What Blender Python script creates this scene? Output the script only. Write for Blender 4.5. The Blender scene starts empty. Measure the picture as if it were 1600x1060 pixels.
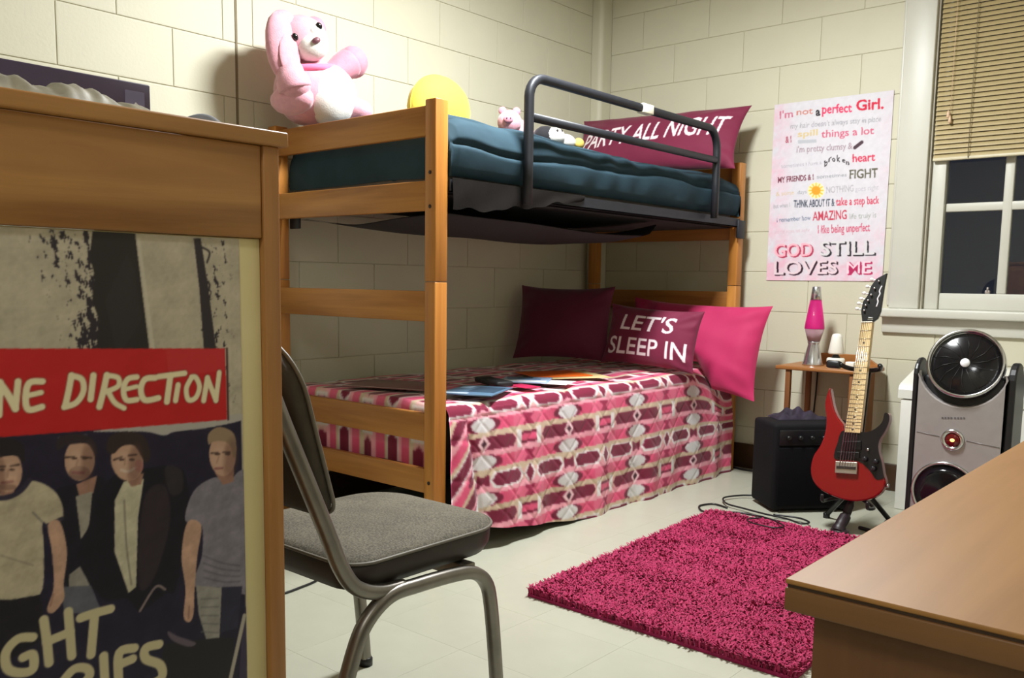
import bpy, bmesh, math, random
import numpy as np
from mathutils import Matrix, Vector
from mathutils.geometry import tessellate_polygon

PI = math.pi
random.seed(7)
rng = np.random.default_rng(11)
S = bpy.context.scene
COL = S.collection

# ------------------------------------------------------------------ camera
cam_d = bpy.data.cameras.new('camera')
cam = bpy.data.objects.new('camera', cam_d)
COL.objects.link(cam)
yaw, pitch, roll = 0.711819379, 0.113570439, 0.0143834367
F_PX, CX, CY = 1388.74676, 791.454977, 598.780503
fw = Vector((-math.sin(yaw) * math.cos(pitch), math.cos(yaw) * math.cos(pitch), -math.sin(pitch)))
r0 = Vector((math.cos(yaw), math.sin(yaw), 0))
u0 = r0.cross(fw)
rt = r0 * math.cos(roll) + u0 * math.sin(roll)
up = u0 * math.cos(roll) - r0 * math.sin(roll)
M = Matrix((rt, up, -fw)).transposed().to_4x4()
M.translation = Vector((3.084, -4.378, 0.97))
cam.matrix_world = M
cam_d.sensor_fit = 'HORIZONTAL'
cam_d.sensor_width = 36.0
cam_d.lens = 36.0 * F_PX / 1600.0
cam_d.shift_x = (800 - CX) / 1600.0
cam_d.shift_y = (CY - 530) / 1600.0
cam_d.clip_start = 0.02
S.camera = cam

# ------------------------------------------------------------------ world, light, exposure
w = bpy.data.worlds.new('night')
S.world = w
w.use_nodes = True
bg = w.node_tree.nodes['Background']
bg.inputs['Color'].default_value = (0.10, 0.115, 0.17, 1)
bg.inputs['Strength'].default_value = 0.16
S.view_settings.view_transform = 'Standard'
S.view_settings.look = 'None'
S.view_settings.exposure = 0.0
S.view_settings.gamma = 1.0
S.view_settings.use_curve_mapping = False

LAMP = (1.40, -1.90, 2.66)
FILL_LAMP = (2.75, -5.00, 2.66)  # unseen fill added behind the camera to lift the cabinet and desk end
for at, watts in ((LAMP, 115), (FILL_LAMP, 17)):
    ld = bpy.data.lights.new('ceiling_and_fill_lamp', 'AREA')
    ld.shape = 'RECTANGLE'
    ld.size, ld.size_y = 0.30, 0.55
    ld.energy = watts
    ld.color = (0.955, 0.985, 0.985)
    lo = bpy.data.objects.new('ceiling_and_fill_lamp', ld)
    COL.objects.link(lo)
    lo.location = (at[0], at[1], at[2] - 0.045)


# ------------------------------------------------------------------ helpers
def lin(c):
    """sRGB 0-255 -> linear"""
    out = []
    for v in c[:3]:
        v = v / 255.0
        out.append(v / 12.92 if v <= 0.04045 else ((v + 0.055) / 1.055) ** 2.4)
    return out


def rgba(c):
    return (*lin(c), 1.0)


def new_mat(name):
    m = bpy.data.materials.new(name)
    m.use_nodes = True
    nt = m.node_tree
    return m, nt, nt.nodes['Principled BSDF']


def mapped(nt, scale):
    tc = nt.nodes.new('ShaderNodeTexCoord')
    mp = nt.nodes.new('ShaderNodeMapping')
    mp.inputs['Scale'].default_value = scale
    nt.links.new(tc.outputs['Object'], mp.inputs['Vector'])
    return mp


def add_bump(nt, b, height, strength, dist=0.002):
    bp = nt.nodes.new('ShaderNodeBump')
    bp.inputs['Strength'].default_value = strength
    bp.inputs['Distance'].default_value = dist
    nt.links.new(height, bp.inputs['Height'])
    nt.links.new(bp.outputs['Normal'], b.inputs['Normal'])


def plain(name, c, rough=0.5, metal=0.0, var=0.08, scale=25.0, bump=0.0, bscale=200.0, spec=0.5, sheen=0.0):
    """solid colour with a slight noise variation and optional fine relief"""
    m, nt, b = new_mat(name)
    mp = mapped(nt, (1, 1, 1))
    n = nt.nodes.new('ShaderNodeTexNoise')
    n.inputs['Scale'].default_value = scale
    n.inputs['Detail'].default_value = 4
    nt.links.new(mp.outputs[0], n.inputs['Vector'])
    r = nt.nodes.new('ShaderNodeValToRGB')
    l = lin(c)
    r.color_ramp.elements[0].position = 0.3
    r.color_ramp.elements[1].position = 0.7
    r.color_ramp.elements[0].color = (*[x * (1 - var) for x in l], 1)
    r.color_ramp.elements[1].color = (*[min(1, x * (1 + var)) for x in l], 1)
    nt.links.new(n.outputs['Fac'], r.inputs['Fac'])
    nt.links.new(r.outputs['Color'], b.inputs['Base Color'])
    b.inputs['Roughness'].default_value = rough
    b.inputs['Metallic'].default_value = metal
    b.inputs['Specular IOR Level'].default_value = spec
    if sheen:
        b.inputs['Sheen Weight'].default_value = sheen
        b.inputs['Sheen Roughness'].default_value = 0.4
    if bump:
        n2 = nt.nodes.new('ShaderNodeTexNoise')
        n2.inputs['Scale'].default_value = bscale
        n2.inputs['Detail'].default_value = 3
        nt.links.new(mp.outputs[0], n2.inputs['Vector'])
        add_bump(nt, b, n2.outputs['Fac'], bump)
    return m


def wood(name, c_dark, c_light, axis, rough=0.4, fine=1.0, spec=0.4):
    """grain running along one local axis"""
    m, nt, b = new_mat(name)
    sc = [22.0 * fine] * 3
    sc['xyz'.index(axis)] = 1.3 * fine
    mp = mapped(nt, sc)
    n = nt.nodes.new('ShaderNodeTexNoise')
    n.inputs['Scale'].default_value = 1.0
    n.inputs['Detail'].default_value = 5
    n.inputs['Roughness'].default_value = 0.6
    n.inputs['Distortion'].default_value = 0.6
    nt.links.new(mp.outputs[0], n.inputs['Vector'])
    sc2 = [5.0 * fine] * 3
    sc2['xyz'.index(axis)] = 0.8 * fine
    mp2 = mapped(nt, sc2)
    n2 = nt.nodes.new('ShaderNodeTexNoise')
    n2.inputs['Scale'].default_value = 1.0
    n2.inputs['Detail'].default_value = 2
    n2.inputs['Distortion'].default_value = 1.2
    nt.links.new(mp2.outputs[0], n2.inputs['Vector'])
    mx = nt.nodes.new('ShaderNodeMath')
    mx.operation = 'MULTIPLY_ADD'
    nt.links.new(n.outputs['Fac'], mx.inputs[0])
    mx.inputs[1].default_value = 0.55
    m2 = nt.nodes.new('ShaderNodeMath')
    m2.operation = 'MULTIPLY'
    nt.links.new(n2.outputs['Fac'], m2.inputs[0])
    m2.inputs[1].default_value = 0.45
    nt.links.new(m2.outputs[0], mx.inputs[2])
    r = nt.nodes.new('ShaderNodeValToRGB')
    r.color_ramp.elements[0].position = 0.36
    r.color_ramp.elements[1].position = 0.64
    r.color_ramp.elements[0].color = rgba(c_dark)
    r.color_ramp.elements[1].color = rgba(c_light)
    nt.links.new(mx.outputs[0], r.inputs['Fac'])
    nt.links.new(r.outputs['Color'], b.inputs['Base Color'])
    b.inputs['Roughness'].default_value = rough
    b.inputs['Specular IOR Level'].default_value = spec
    add_bump(nt, b, n.outputs['Fac'], 0.12, 0.001)
    return m


def printed(name, rough=0.75, bump=0.0, bscale=400.0, sheen=0.0, spec=0.3):
    """colour comes from the mesh's printed colour attribute"""
    m, nt, b = new_mat(name)
    a = nt.nodes.new('ShaderNodeAttribute')
    a.attribute_name = 'print'
    nt.links.new(a.outputs['Color'], b.inputs['Base Color'])
    b.inputs['Roughness'].default_value = rough
    b.inputs['Specular IOR Level'].default_value = spec
    if sheen:
        b.inputs['Sheen Weight'].default_value = sheen
    if bump:
        mp = mapped(nt, (1, 1, 1))
        n2 = nt.nodes.new('ShaderNodeTexNoise')
        n2.inputs['Scale'].default_value = bscale
        nt.links.new(mp.outputs[0], n2.inputs['Vector'])
        add_bump(nt, b, n2.outputs['Fac'], bump)
    return m


def glow(name, c, strength):
    m, nt, b = new_mat(name)
    b.inputs['Base Color'].default_value = rgba(c)
    b.inputs['Emission Color'].default_value = rgba(c)
    b.inputs['Emission Strength'].default_value = strength
    return m


class MB:
    """collects pieces of one mesh"""

    def __init__(s):
        s.v, s.f, s.sm = [], [], []
        s.n = 0

    def add(s, verts, faces, smooth=True, mtx=None):
        verts = np.asarray(verts, float)
        if mtx is not None:
            m = np.array(mtx)
            verts = verts @ m[:3, :3].T + m[:3, 3]
        s.v.append(verts)
        s.f.extend([tuple(i + s.n for i in f) for f in faces])
        s.sm.extend([smooth] * len(faces))
        s.n += len(verts)
        return s

    def box(s, lo, hi, bev=0.0, seg=2, mtx=None, taper=None):
        bm = bmesh.new()
        bmesh.ops.create_cube(bm, size=1.0)
        lo, hi = Vector(lo), Vector(hi)
        d, c = hi - lo, (hi + lo) / 2
        for v in bm.verts:
            v.co = Vector((v.co.x * d.x + c.x, v.co.y * d.y + c.y, v.co.z * d.z + c.z))
        if bev > 0:
            bmesh.ops.bevel(bm, geom=list(bm.edges), offset=min(bev, min(d) * 0.49), segments=seg, profile=0.5, affect='EDGES')
        bm.verts.index_update()
        vs = [tuple(v.co) for v in bm.verts]
        fs = [[v.index for v in f.verts] for f in bm.faces]
        bm.free()
        return s.add(vs, fs, bev > 0 and seg > 1, mtx)

    def tube(s, pts, rad, n=10, cap=True, mtx=None, closed=False, squash=None):
        P = [Vector(p) for p in pts]
        k = len(P)
        R = [rad] * k if isinstance(rad, (int, float)) else list(rad)
        T = []
        for i in range(k):
            a = P[i - 1] if (i > 0 or closed) else P[i]
            b = P[(i + 1) % k] if (i < k - 1 or closed) else P[i]
            T.append((b - a).normalized())
        ref = Vector((0, 0, 1)) if abs(T[0].z) < 0.9 else Vector((1, 0, 0))
        N = (ref - T[0] * ref.dot(T[0])).normalized()
        vs, fs = [], []
        for i in range(k):
            N = (N - T[i] * N.dot(T[i]))
            N.normalize()
            B = T[i].cross(N)
            for j in range(n):
                a = 2 * PI * j / n
                ca, sa = math.cos(a), math.sin(a)
                if squash:
                    e = squash
                    ca = math.copysign(abs(ca) ** e, ca)
                    sa = math.copysign(abs(sa) ** e, sa)
                vs.append(tuple(P[i] + (N * ca + B * sa) * R[i]))
        last = k if closed else k - 1
        for i in range(last):
            for j in range(n):
                a, b = i * n + j, i * n + (j + 1) % n
                i2 = (i + 1) % k
                fs.append((a, b, i2 * n + (j + 1) % n, i2 * n + j))
        if cap and not closed:
            fs.append(tuple(range(n - 1, -1, -1)))
            fs.append(tuple((k - 1) * n + j for j in range(n)))
        return s.add(vs, fs, True, mtx)

    def lathe(s, prof, n=32, mtx=None, smooth=True):
        """profile of (radius, height) about local z"""
        vs, fs = [], []
        for r, h in prof:
            for j in range(n):
                a = 2 * PI * j / n
                vs.append((r * math.cos(a), r * math.sin(a), h))
        for i in range(len(prof) - 1):
            for j in range(n):
                fs.append((i * n + j, i * n + (j + 1) % n, (i + 1) * n + (j + 1) % n, (i + 1) * n + j))
        if prof[0][0] > 1e-6:
            fs.append(tuple(range(n - 1, -1, -1)))
        if prof[-1][0] > 1e-6:
            fs.append(tuple((len(prof) - 1) * n + j for j in range(n)))
        return s.add(vs, fs, smooth, mtx)

    def prism(s, outline, d0, d1, mtx=None, bev=0.0):
        """2-D outline (x, z) extruded along y from d0 to d1; rounded rim when bev"""
        k = len(outline)
        o = np.array(outline, float)
        area = 0.5 * np.sum(o[:, 0] * np.roll(o[:, 1], -1) - np.roll(o[:, 0], -1) * o[:, 1])
        if area < 0:
            o = o[::-1]
        rings = []
        if bev > 0:
            e = np.roll(o, -1, 0) - o
            e /= np.linalg.norm(e, axis=1, keepdims=True) + 1e-9
            nrm = np.stack([-e[:, 1], e[:, 0]], 1)
            nn = nrm + np.roll(nrm, 1, 0)
            nn /= np.linalg.norm(nn, axis=1, keepdims=True) + 1e-9
            ins = o + nn * bev
            sg = 1 if d1 > d0 else -1
            mid = o + nn * bev * 0.3
            rings = [(ins, d0), (mid, d0 + sg * bev * 0.3), (o, d0 + sg * bev), (o, d1 - sg * bev), (mid, d1 - sg * bev * 0.3), (ins, d1)]
        else:
            rings = [(o, d0), (o, d1)]
        vs, fs = [], []
        for ring, d in rings:
            for p in ring:
                vs.append((p[0], d, p[1]))
        for i in range(len(rings) - 1):
            for j in range(k):
                fs.append((i * k + j, i * k + (j + 1) % k, (i + 1) * k + (j + 1) % k, (i + 1) * k + j))
        top = len(rings) - 1
        for tri in tessellate_polygon([[Vector((p[0], p[1], 0)) for p in rings[0][0]]]):
            fs.append(tuple(tri[::-1]))
        for tri in tessellate_polygon([[Vector((p[0], p[1], 0)) for p in rings[top][0]]]):
            fs.append(tuple(top * k + j for j in tri))
        return s.add(vs, fs, False, mtx)

    def ell(s, c, r, n=28, noise=0.0, freq=40.0, mtx=None, seed=0):
        vs, fs = [], []
        m = n // 2
        for i in range(m + 1):
            t = PI * i / m
            for j in range(n):
                a = 2 * PI * j / n
                vs.append((math.sin(t) * math.cos(a), math.sin(t) * math.sin(a), math.cos(t)))
        v = np.array(vs)
        if noise:
            k = lump(v * 1.7 + seed, freq * 0.1)
            v = v * (1 + noise * k[:, None])
        v = v * np.array(r) + np.array(c)
        for i in range(m):
            for j in range(n):
                fs.append((i * n + j, (i + 1) * n + j, (i + 1) * n + (j + 1) % n, i * n + (j + 1) % n))
        return s.add(v, fs, True, mtx)

    def grid(s, P, smooth=True):
        """P: (ny, nx, 3) array of points"""
        ny, nx = P.shape[:2]
        i = np.arange(ny * nx).reshape(ny, nx)
        f = np.stack([i[:-1, :-1], i[:-1, 1:], i[1:, 1:], i[1:, :-1]], -1).reshape(-1, 4)
        return s.add(P.reshape(-1, 3), f.tolist(), smooth)

    def build(s, name, mat, parent=None, org=(0, 0, 0), kind=None, color=None):
        v = np.concatenate(s.v) - np.array(org)
        me = bpy.data.meshes.new(name)
        me.from_pydata(v.tolist(), [], s.f)
        me.polygons.foreach_set('use_smooth', s.sm)
        if color is not None:
            at = me.color_attributes.new('print', 'FLOAT_COLOR', 'POINT')
            at.data.foreach_set('color', np.concatenate([color, np.ones((len(color), 1))], 1).astype(np.float32).ravel())
        me.update()
        o = bpy.data.objects.new(name, me)
        COL.objects.link(o)
        me.materials.append(mat)
        if parent:
            o.parent = parent
        if kind:
            o['kind'] = kind
        return o


def lump(v, f):
    """smooth pseudo noise in -1..1 on points (n, 3)"""
    x, y, z = v[..., 0] * f, v[..., 1] * f, v[..., 2] * f
    return (np.sin(x * 1.7 + 1.3 * np.sin(y * 1.1 + 2)) + np.sin(y * 2.1 + 1.7 * np.sin(z * 1.3 + 1)) + np.sin(z * 1.9 + 1.5 * np.sin(x * 1.2 + 4))) / 3


class Thing:
    """an Empty at the thing's base; parts are built in world (or local) coordinates and hung under it"""

    def __init__(s, name, label, cat, loc=(0, 0, 0), group=None, local=False, rot=(0, 0, 0)):
        o = bpy.data.objects.new(name, None)
        o.empty_display_size = 0.05
        COL.objects.link(o)
        o.location = loc
        o.rotation_euler = rot
        o['label'], o['category'] = label, cat
        if group:
            o['group'] = group
        s.o = o
        s.org = (0, 0, 0) if local else loc

    def part(s, mb, name, mat, label=None, kind=None, color=None, sub=None):
        o = mb.build(name, mat, sub or s.o, s.org, kind, color)
        if label:
            o['label'] = label
        return o


def tag(o, label, cat, group=None):
    o['label'], o['category'] = label, cat
    if group:
        o['group'] = group
    return o


def structure(o):
    o['kind'] = 'structure'
    return o


def arc(c, r, a0, a1, n=6):
    return [(c[0] + r * math.cos(a0 + (a1 - a0) * i / n), c[1] + r * math.sin(a0 + (a1 - a0) * i / n)) for i in range(n + 1)]


def smooth_path(pts, n=6, closed=False):
    """Catmull-Rom"""
    P = [np.array(p, float) for p in pts]
    k = len(P)
    out = []
    for i in range(k if closed else k - 1):
        p0 = P[i - 1] if (i > 0 or closed) else P[i]
        p1, p2 = P[i], P[(i + 1) % k]
        p3 = P[(i + 2) % k] if (i + 2 < k or closed) else p2
        for j in range(n):
            t = j / n
            out.append(0.5 * ((2 * p1) + (-p0 + p2) * t + (2 * p0 - 5 * p1 + 4 * p2 - p3) * t * t + (-p0 + 3 * p1 - 3 * p2 + p3) * t ** 3))
    if not closed:
        out.append(P[-1])
    return [tuple(p) for p in out]


# ---- printed artwork: a small rasteriser that writes colours on mesh vertices
_glyph = {}


def glyphs(text, bold=0.0):
    key = (text, bold)
    if key not in _glyph:
        cu = bpy.data.curves.new('t', 'FONT')
        cu.body = text
        cu.size = 1.0
        cu.offset = bold
        cu.resolution_u = 3
        o = bpy.data.objects.new('t', cu)
        me = bpy.data.meshes.new_from_object(o)
        me.calc_loop_triangles()
        v = np.array([tuple(x.co[:2]) for x in me.vertices])
        t = np.array([tuple(x.vertices) for x in me.loop_triangles])
        bpy.data.objects.remove(o)
        bpy.data.curves.remove(cu)
        bpy.data.meshes.remove(me)
        _glyph[key] = (v, t)
    return _glyph[key]


class Canvas:
    """colour field over width x height metres, origin at the lower left; H maps art units to metres"""

    def __init__(s, wm, hm, cell, base, art=None):
        s.w, s.h = wm, hm
        s.nx, s.ny = int(wm / cell) + 1, int(hm / cell) + 1
        s.c = np.ones((s.ny, s.nx, 3)) * np.array(base, float)
        s.kx, s.ky = (s.nx - 1) / wm, (s.ny - 1) / hm
        s.Hm = None
        if art:
            A, b = [], []
            for (x, y), (u, v) in art:
                A += [[x, y, 1, 0, 0, 0, -u * x, -u * y], [0, 0, 0, x, y, 1, -v * x, -v * y]]
                b += [u, v]
            s.Hm = np.append(np.linalg.solve(np.array(A, float), np.array(b, float)), 1).reshape(3, 3)

    def m(s, pts):
        p = np.array(pts, float).reshape(-1, 2)
        if s.Hm is not None:
            q = np.c_[p, np.ones(len(p))] @ s.Hm.T
            p = q[:, :2] / q[:, 2:]
        return p * np.array([s.kx, s.ky])

    def _win(s, lo, hi):
        x0, y0 = np.maximum(np.floor(lo).astype(int), 0)
        x1, y1 = np.minimum(np.ceil(hi).astype(int) + 1, [s.nx, s.ny])
        if x1 <= x0 or y1 <= y0:
            return None
        X, Y = np.meshgrid(np.arange(x0, x1), np.arange(y0, y1))
        return slice(y0, y1), slice(x0, x1), X, Y

    def _put(s, sy, sx, a, col):
        reg = s.c[sy, sx]
        reg += (np.array(col, float) - reg) * a[..., None]

    def poly(s, pts, col, a=1.0):
        p = s.m(pts)
        w_ = s._win(p.min(0), p.max(0))
        if w_ is None:
            return
        sy, sx, X, Y = w_
        acc = np.zeros(X.shape)
        for ox in (-0.25, 0.25):
            for oy in (-0.25, 0.25):
                ins = np.zeros(X.shape, bool)
                for i in range(len(p)):
                    (x1, y1), (x2, y2) = p[i - 1], p[i]
                    if y1 == y2:
                        continue
                    c = ((y1 > Y + oy) != (y2 > Y + oy)) & (X + ox < (x2 - x1) * (Y + oy - y1) / (y2 - y1) + x1)
                    ins ^= c
                acc += ins * 0.25
        s._put(sy, sx, acc * a, col)

    def spoly(s, pts, col, a=1.0):
        s.poly(smooth_path(pts, 5, True), col, a)

    def oval(s, c, rx, ry, col, rot=0.0, a=1.0, soft=0.0):
        if soft:
            for k in range(4):
                q = 1 + soft * (1 - k / 3.0)
                s.oval(c, rx * q, ry * q, col, rot, a * 0.4)
            return
        t = np.linspace(0, 2 * PI, 28, endpoint=False)
        x, y = rx * np.cos(t), ry * np.sin(t)
        s.poly(np.c_[c[0] + x * math.cos(rot) - y * math.sin(rot), c[1] + x * math.sin(rot) + y * math.cos(rot)], col, a)

    def stroke(s, pts, width, col, a=1.0, sm=True, taper=None):
        q = smooth_path(pts, 5) if sm and len(pts) > 2 else pts
        c = s.m(q)
        a0, b0 = s.m([pts[0], (pts[0][0], pts[0][1] + 1)])
        k = np.linalg.norm(b0 - a0)
        wd = width * k / 2
        w_ = s._win(c.min(0) - wd - 2, c.max(0) + wd + 2)
        if w_ is None:
            return
        sy, sx, X, Y = w_
        best = np.full(X.shape, 1e9)
        for i in range(len(c) - 1):
            d = c[i + 1] - c[i]
            L = d @ d + 1e-9
            t = np.clip(((X - c[i][0]) * d[0] + (Y - c[i][1]) * d[1]) / L, 0, 1)
            best = np.minimum(best, np.hypot(X - c[i][0] - t * d[0], Y - c[i][1] - t * d[1]))
        s._put(sy, sx, np.clip(wd - best + 0.5, 0, 1) * a, col)

    def text(s, txt, p0, p1, height, col, bold=0.0, a=1.0, slant=0.0):
        """baseline from p0 to p1 (art units), letters 'height' art units tall"""
        v, t = glyphs(txt, bold)
        if len(v) == 0:
            return
        lo, hi = v.min(0), v.max(0)
        caph = 0.70
        u = (v[:, 0] - lo[0]) / max(1e-6, hi[0] - lo[0])
        hgt = v[:, 1] / caph
        p0, p1 = np.array(p0, float), np.array(p1, float)
        sgn = -1.0 if s.Hm is not None else 1.0
        q = p0 + (p1 - p0) * u[:, None] + np.c_[slant * height * hgt, sgn * height * hgt]
        c = s.m(q)
        for tri in t:
            A, B, C_ = c[tri]
            tlo, thi = np.minimum(np.minimum(A, B), C_), np.maximum(np.maximum(A, B), C_)
            w_ = s._win(tlo, thi)
            if w_ is None:
                continue
            sy, sx, X, Y = w_
            e1 = (B[0] - A[0]) * (Y - A[1]) - (B[1] - A[1]) * (X - A[0])
            e2 = (C_[0] - B[0]) * (Y - B[1]) - (C_[1] - B[1]) * (X - B[0])
            e3 = (A[0] - C_[0]) * (Y - C_[1]) - (A[1] - C_[1]) * (X - C_[0])
            ins = ((e1 >= 0) & (e2 >= 0) & (e3 >= 0)) | ((e1 <= 0) & (e2 <= 0) & (e3 <= 0))
            s._put(sy, sx, ins * a, col)

    def blur(s, k=1):
        for _ in range(k):
            p = np.pad(s.c, ((1, 1), (1, 1), (0, 0)), 'edge')
            s.c = (p[:-2, 1:-1] + p[2:, 1:-1] + p[1:-1, :-2] + p[1:-1, 2:] + 4 * p[1:-1, 1:-1]) / 8

    def cloud(s, freq, seed=0):
        X, Y = np.meshgrid(np.arange(s.nx) / s.kx, np.arange(s.ny) / s.ky)
        out = np.zeros(X.shape)
        for k in range(4):
            f = freq * 2 ** k
            out += lump(np.stack([X + seed + k * 3.1, Y - seed, X * 0.6 - Y * 0.7 + seed], -1), f * 6.28) / (k + 1.3)
        return out / 1.6

    def linear(s):
        v = np.clip(s.c, 0, 255) / 255.0
        return np.where(v <= 0.04045, v / 12.92, ((v + 0.055) / 1.055) ** 2.4).reshape(-1, 3)

    def uv(s):
        return np.meshgrid(np.linspace(0, 1, s.nx), np.linspace(0, 1, s.ny))


# ------------------------------------------------------------------ materials
M_WALL = plain('painted_block', (202, 198, 176), 0.55, var=0.025, scale=3.0, bump=0.25, bscale=90)
M_WALL_BACK = plain('painted_joint', (192, 187, 164), 0.6, var=0.02)
M_CEIL = plain('ceiling_paint', (216, 212, 196), 0.8, var=0.02, bump=0.1)
M_TRIM = plain('window_paint', (202, 201, 190), 0.4, var=0.02, scale=8)
M_BASE = plain('brown_vinyl', (66, 44, 26), 0.45, var=0.15)
M_BED = wood('oak_bed_x', (150, 94, 42), (192, 132, 66), 'x')
M_BEDZ = wood('oak_bed_z', (160, 98, 40), (202, 138, 64), 'z')
M_WARD_Y = wood('oak_cabinet_y', (132, 88, 44), (180, 130, 74), 'y')
M_WARD_Z = wood('oak_cabinet_z', (140, 92, 48), (172, 122, 70), 'z')
M_DESK = wood('pale_laminate', (142, 98, 52), (166, 120, 68), 'y', 0.5, 0.8, 0.3)
M_DESK_DK = wood('dark_laminate', (92, 60, 38), (112, 76, 48), 'z', 0.4)
M_DESK_EDGE = wood('edge_band', (104, 70, 40), (128, 90, 54), 'x', 0.4)
M_EDGE_LINE = plain('edge_groove', (60, 38, 22), 0.5)
M_BLACK = plain('black_plastic', (20, 20, 22), 0.4)
M_STEEL_DK = plain('charcoal_metal', (32, 34, 40), 0.5, 0.2, var=0.1)
M_CHROME = plain('chrome', (205, 205, 208), 0.18, 1.0, var=0.03)
M_STEEL = plain('worn_steel', (132, 127, 120), 0.38, 0.85, var=0.12, scale=18)
M_SILVER = plain('silver_plastic', (168, 163, 162), 0.32, 0.45, var=0.04)

# ------------------------------------------------------------------ room shell
YB, XR, ZC = -5.6, 3.47, 2.76
floor = structure(MB().box((-0.12, YB, -0.12), (XR + 0.1, 0.14, -0.003)).build('floor', plain('floor_bed', (150, 140, 118), 0.7)))
structure(MB().box((-0.12, YB - 0.1, ZC), (XR + 0.1, 0.14, ZC + 0.1)).build('ceiling', M_CEIL))
structure(MB().box((XR, YB, 0), (XR + 0.1, 0.14, ZC)).build('wall_right', M_WALL))
structure(MB().box((-0.12, YB - 0.1, 0), (XR + 0.1, YB, ZC)).build('wall_rear', M_WALL))
wall_left = structure(MB().box((-0.12, YB, 0), (-0.004, 0.14, ZC)).build('wall_left', M_WALL_BACK))
OX0, OX1, OZ0, OZ1 = 1.832, 2.800, 0.862, 2.47       # window opening
mb = MB()
mb.box((-0.12, 0.004, 0), (OX0, 0.14, ZC))
mb.box((OX1, 0.004, 0), (XR + 0.1, 0.14, ZC))
mb.box((OX0, 0.004, 0), (OX1, 0.14, OZ0))
mb.box((OX0, 0.004, OZ1), (OX1, 0.14, ZC))
wall_back = structure(mb.build('wall_back', M_WALL_BACK))

# floor tiles: 12 inch vinyl, tight joints
tile_me = {}
M_TILE = []
for k in range(3):
    d = (0, -1, 1)[k]
    M_TILE.append(plain('vinyl_tile_%d' % k, (172 + d, 172 + d, 156 + d), 0.32, var=0.03, scale=9, bump=0.05, bscale=30, spec=0.35))
TS = 0.3048
for i in range(12):
    for j in range(19):
        x0, y1 = i * TS, -j * TS
        x1, y0 = min(x0 + TS, XR), max(y1 - TS, YB)
        if x1 - x0 < 0.01 or y1 - y0 < 0.01:
            continue
        key = (round(x1 - x0, 3), round(y1 - y0, 3), random.randrange(3))
        if key not in tile_me:
            o = MB().box((0.0002, 0.0002, -0.003), (x1 - x0 - 0.0002, y1 - y0 - 0.0002, 0.0), 0.0003, 1).build('floor_tile', M_TILE[key[2]], floor)
            tile_me[key] = o.data
        else:
            o = bpy.data.objects.new('floor_tile', tile_me[key])
            COL.objects.link(o)
            o.parent = floor
        o.location = (x0, y0, 0)

# concrete blocks, painted: 16 x 8 inch running bond, laid as pieces of the two walls in view
block_me = {}


def block(parent, wall, a0, a1, z0, z1):
    g = 0.0009
    L, Hh = round(a1 - a0, 3), round(z1 - z0, 3)
    if L < 0.02 or Hh < 0.02:
        return
    key = (wall, L, Hh)
    if key not in block_me:
        # slightly pillowed face
        a, b, t = g, 0.006, 0.0009
        if wall == 'l':
            vs = [(-0.004, a, a), (-0.004, L - a, a), (-0.004, L - a, Hh - a), (-0.004, a, Hh - a),
                  (-t * .4, a + .001, a + .001), (-t * .4, L - a - .001, a + .001), (-t * .4, L - a - .001, Hh - a - .001), (-t * .4, a + .001, Hh - a - .001),
                  (0, b, b), (0, L - b, b), (0, L - b, Hh - b), (0, b, Hh - b)]
        else:
            vs = [(L - a, .004, a), (a, .004, a), (a, .004, Hh - a), (L - a, .004, Hh - a),
                  (L - a - .001, t * .4, a + .001), (a + .001, t * .4, a + .001), (a + .001, t * .4, Hh - a - .001), (L - a - .001, t * .4, Hh - a - .001),
                  (L - b, 0, b), (b, 0, b), (b, 0, Hh - b), (L - b, 0, Hh - b)]
            vs = [(x, y, z) for x, y, z in vs]
        fs = [(8, 9, 10, 11)]
        for k in range(4):
            k2 = (k + 1) % 4
            fs += [(k, k2, 4 + k2, 4 + k), (4 + k, 4 + k2, 8 + k2, 8 + k)]
        if wall == 'b':
            fs = [tuple(reversed(f)) if False else f for f in fs]
        o = MB().add(vs, fs, False).build('block', M_WALL, parent)
        block_me[key] = o.data
    else:
        o = bpy.data.objects.new('block', block_me[key])
        COL.objects.link(o)
        o.parent = parent
    o.location = (0, a0, z0) if wall == 'l' else (a0, 0, z0)


def run(start, lo, hi, step=0.4064):
    k = math.floor((lo - start) / step)
    xs = [lo]
    while True:
        k += 1
        x = start + k * step
        if x >= hi - 0.02:
            break
        if x > lo + 0.02:
            xs.append(x)
    return list(zip(xs, xs[1:] + [hi]))


courses = [(0.0, 0.018)] + [(0.018 + 0.2045 * k, 0.018 + 0.2045 * (k + 1)) for k in range(14)]
JOINT_Y = -2.407
for k, (z0, z1) in enumerate(courses):
    z1 = min(z1, ZC)
    if z0 >= ZC - 0.02 or k == 0:
        continue
    ph = -3.073 if k % 2 else -2.870
    for a, b in run(ph, -4.6, JOINT_Y - 0.004):
        block(wall_left, 'l', a, b, z0, z1)
    for a, b in run(ph + 0.13, JOINT_Y + 0.004, -0.10):
        block(wall_left, 'l', a, b, z0, z1)
    for a, b in run(0.075 if k % 2 else 0.278, 0.066, XR):
        if z1 <= OZ0 or z0 >= OZ1 or b <= OX0 or a >= OX1:
            block(wall_back, 'b', a, b, z0, z1)
            continue
        if a < OX0:
            block(wall_back, 'b', a, OX0, z0, z1)
        if b > OX1:
            block(wall_back, 'b', OX1, b, z0, z1)
        aa, bb = max(a, OX0), min(b, OX1)
        if z0 < OZ0:
            block(wall_back, 'b', aa, bb, z0, OZ0)
        if z1 > OZ1:
            block(wall_back, 'b', aa, bb, OZ1, z1)
# plain painted strip for the rest of the left wall, behind the camera
block(wall_left, 'l', YB, -4.6, 0.018, ZC)

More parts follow.
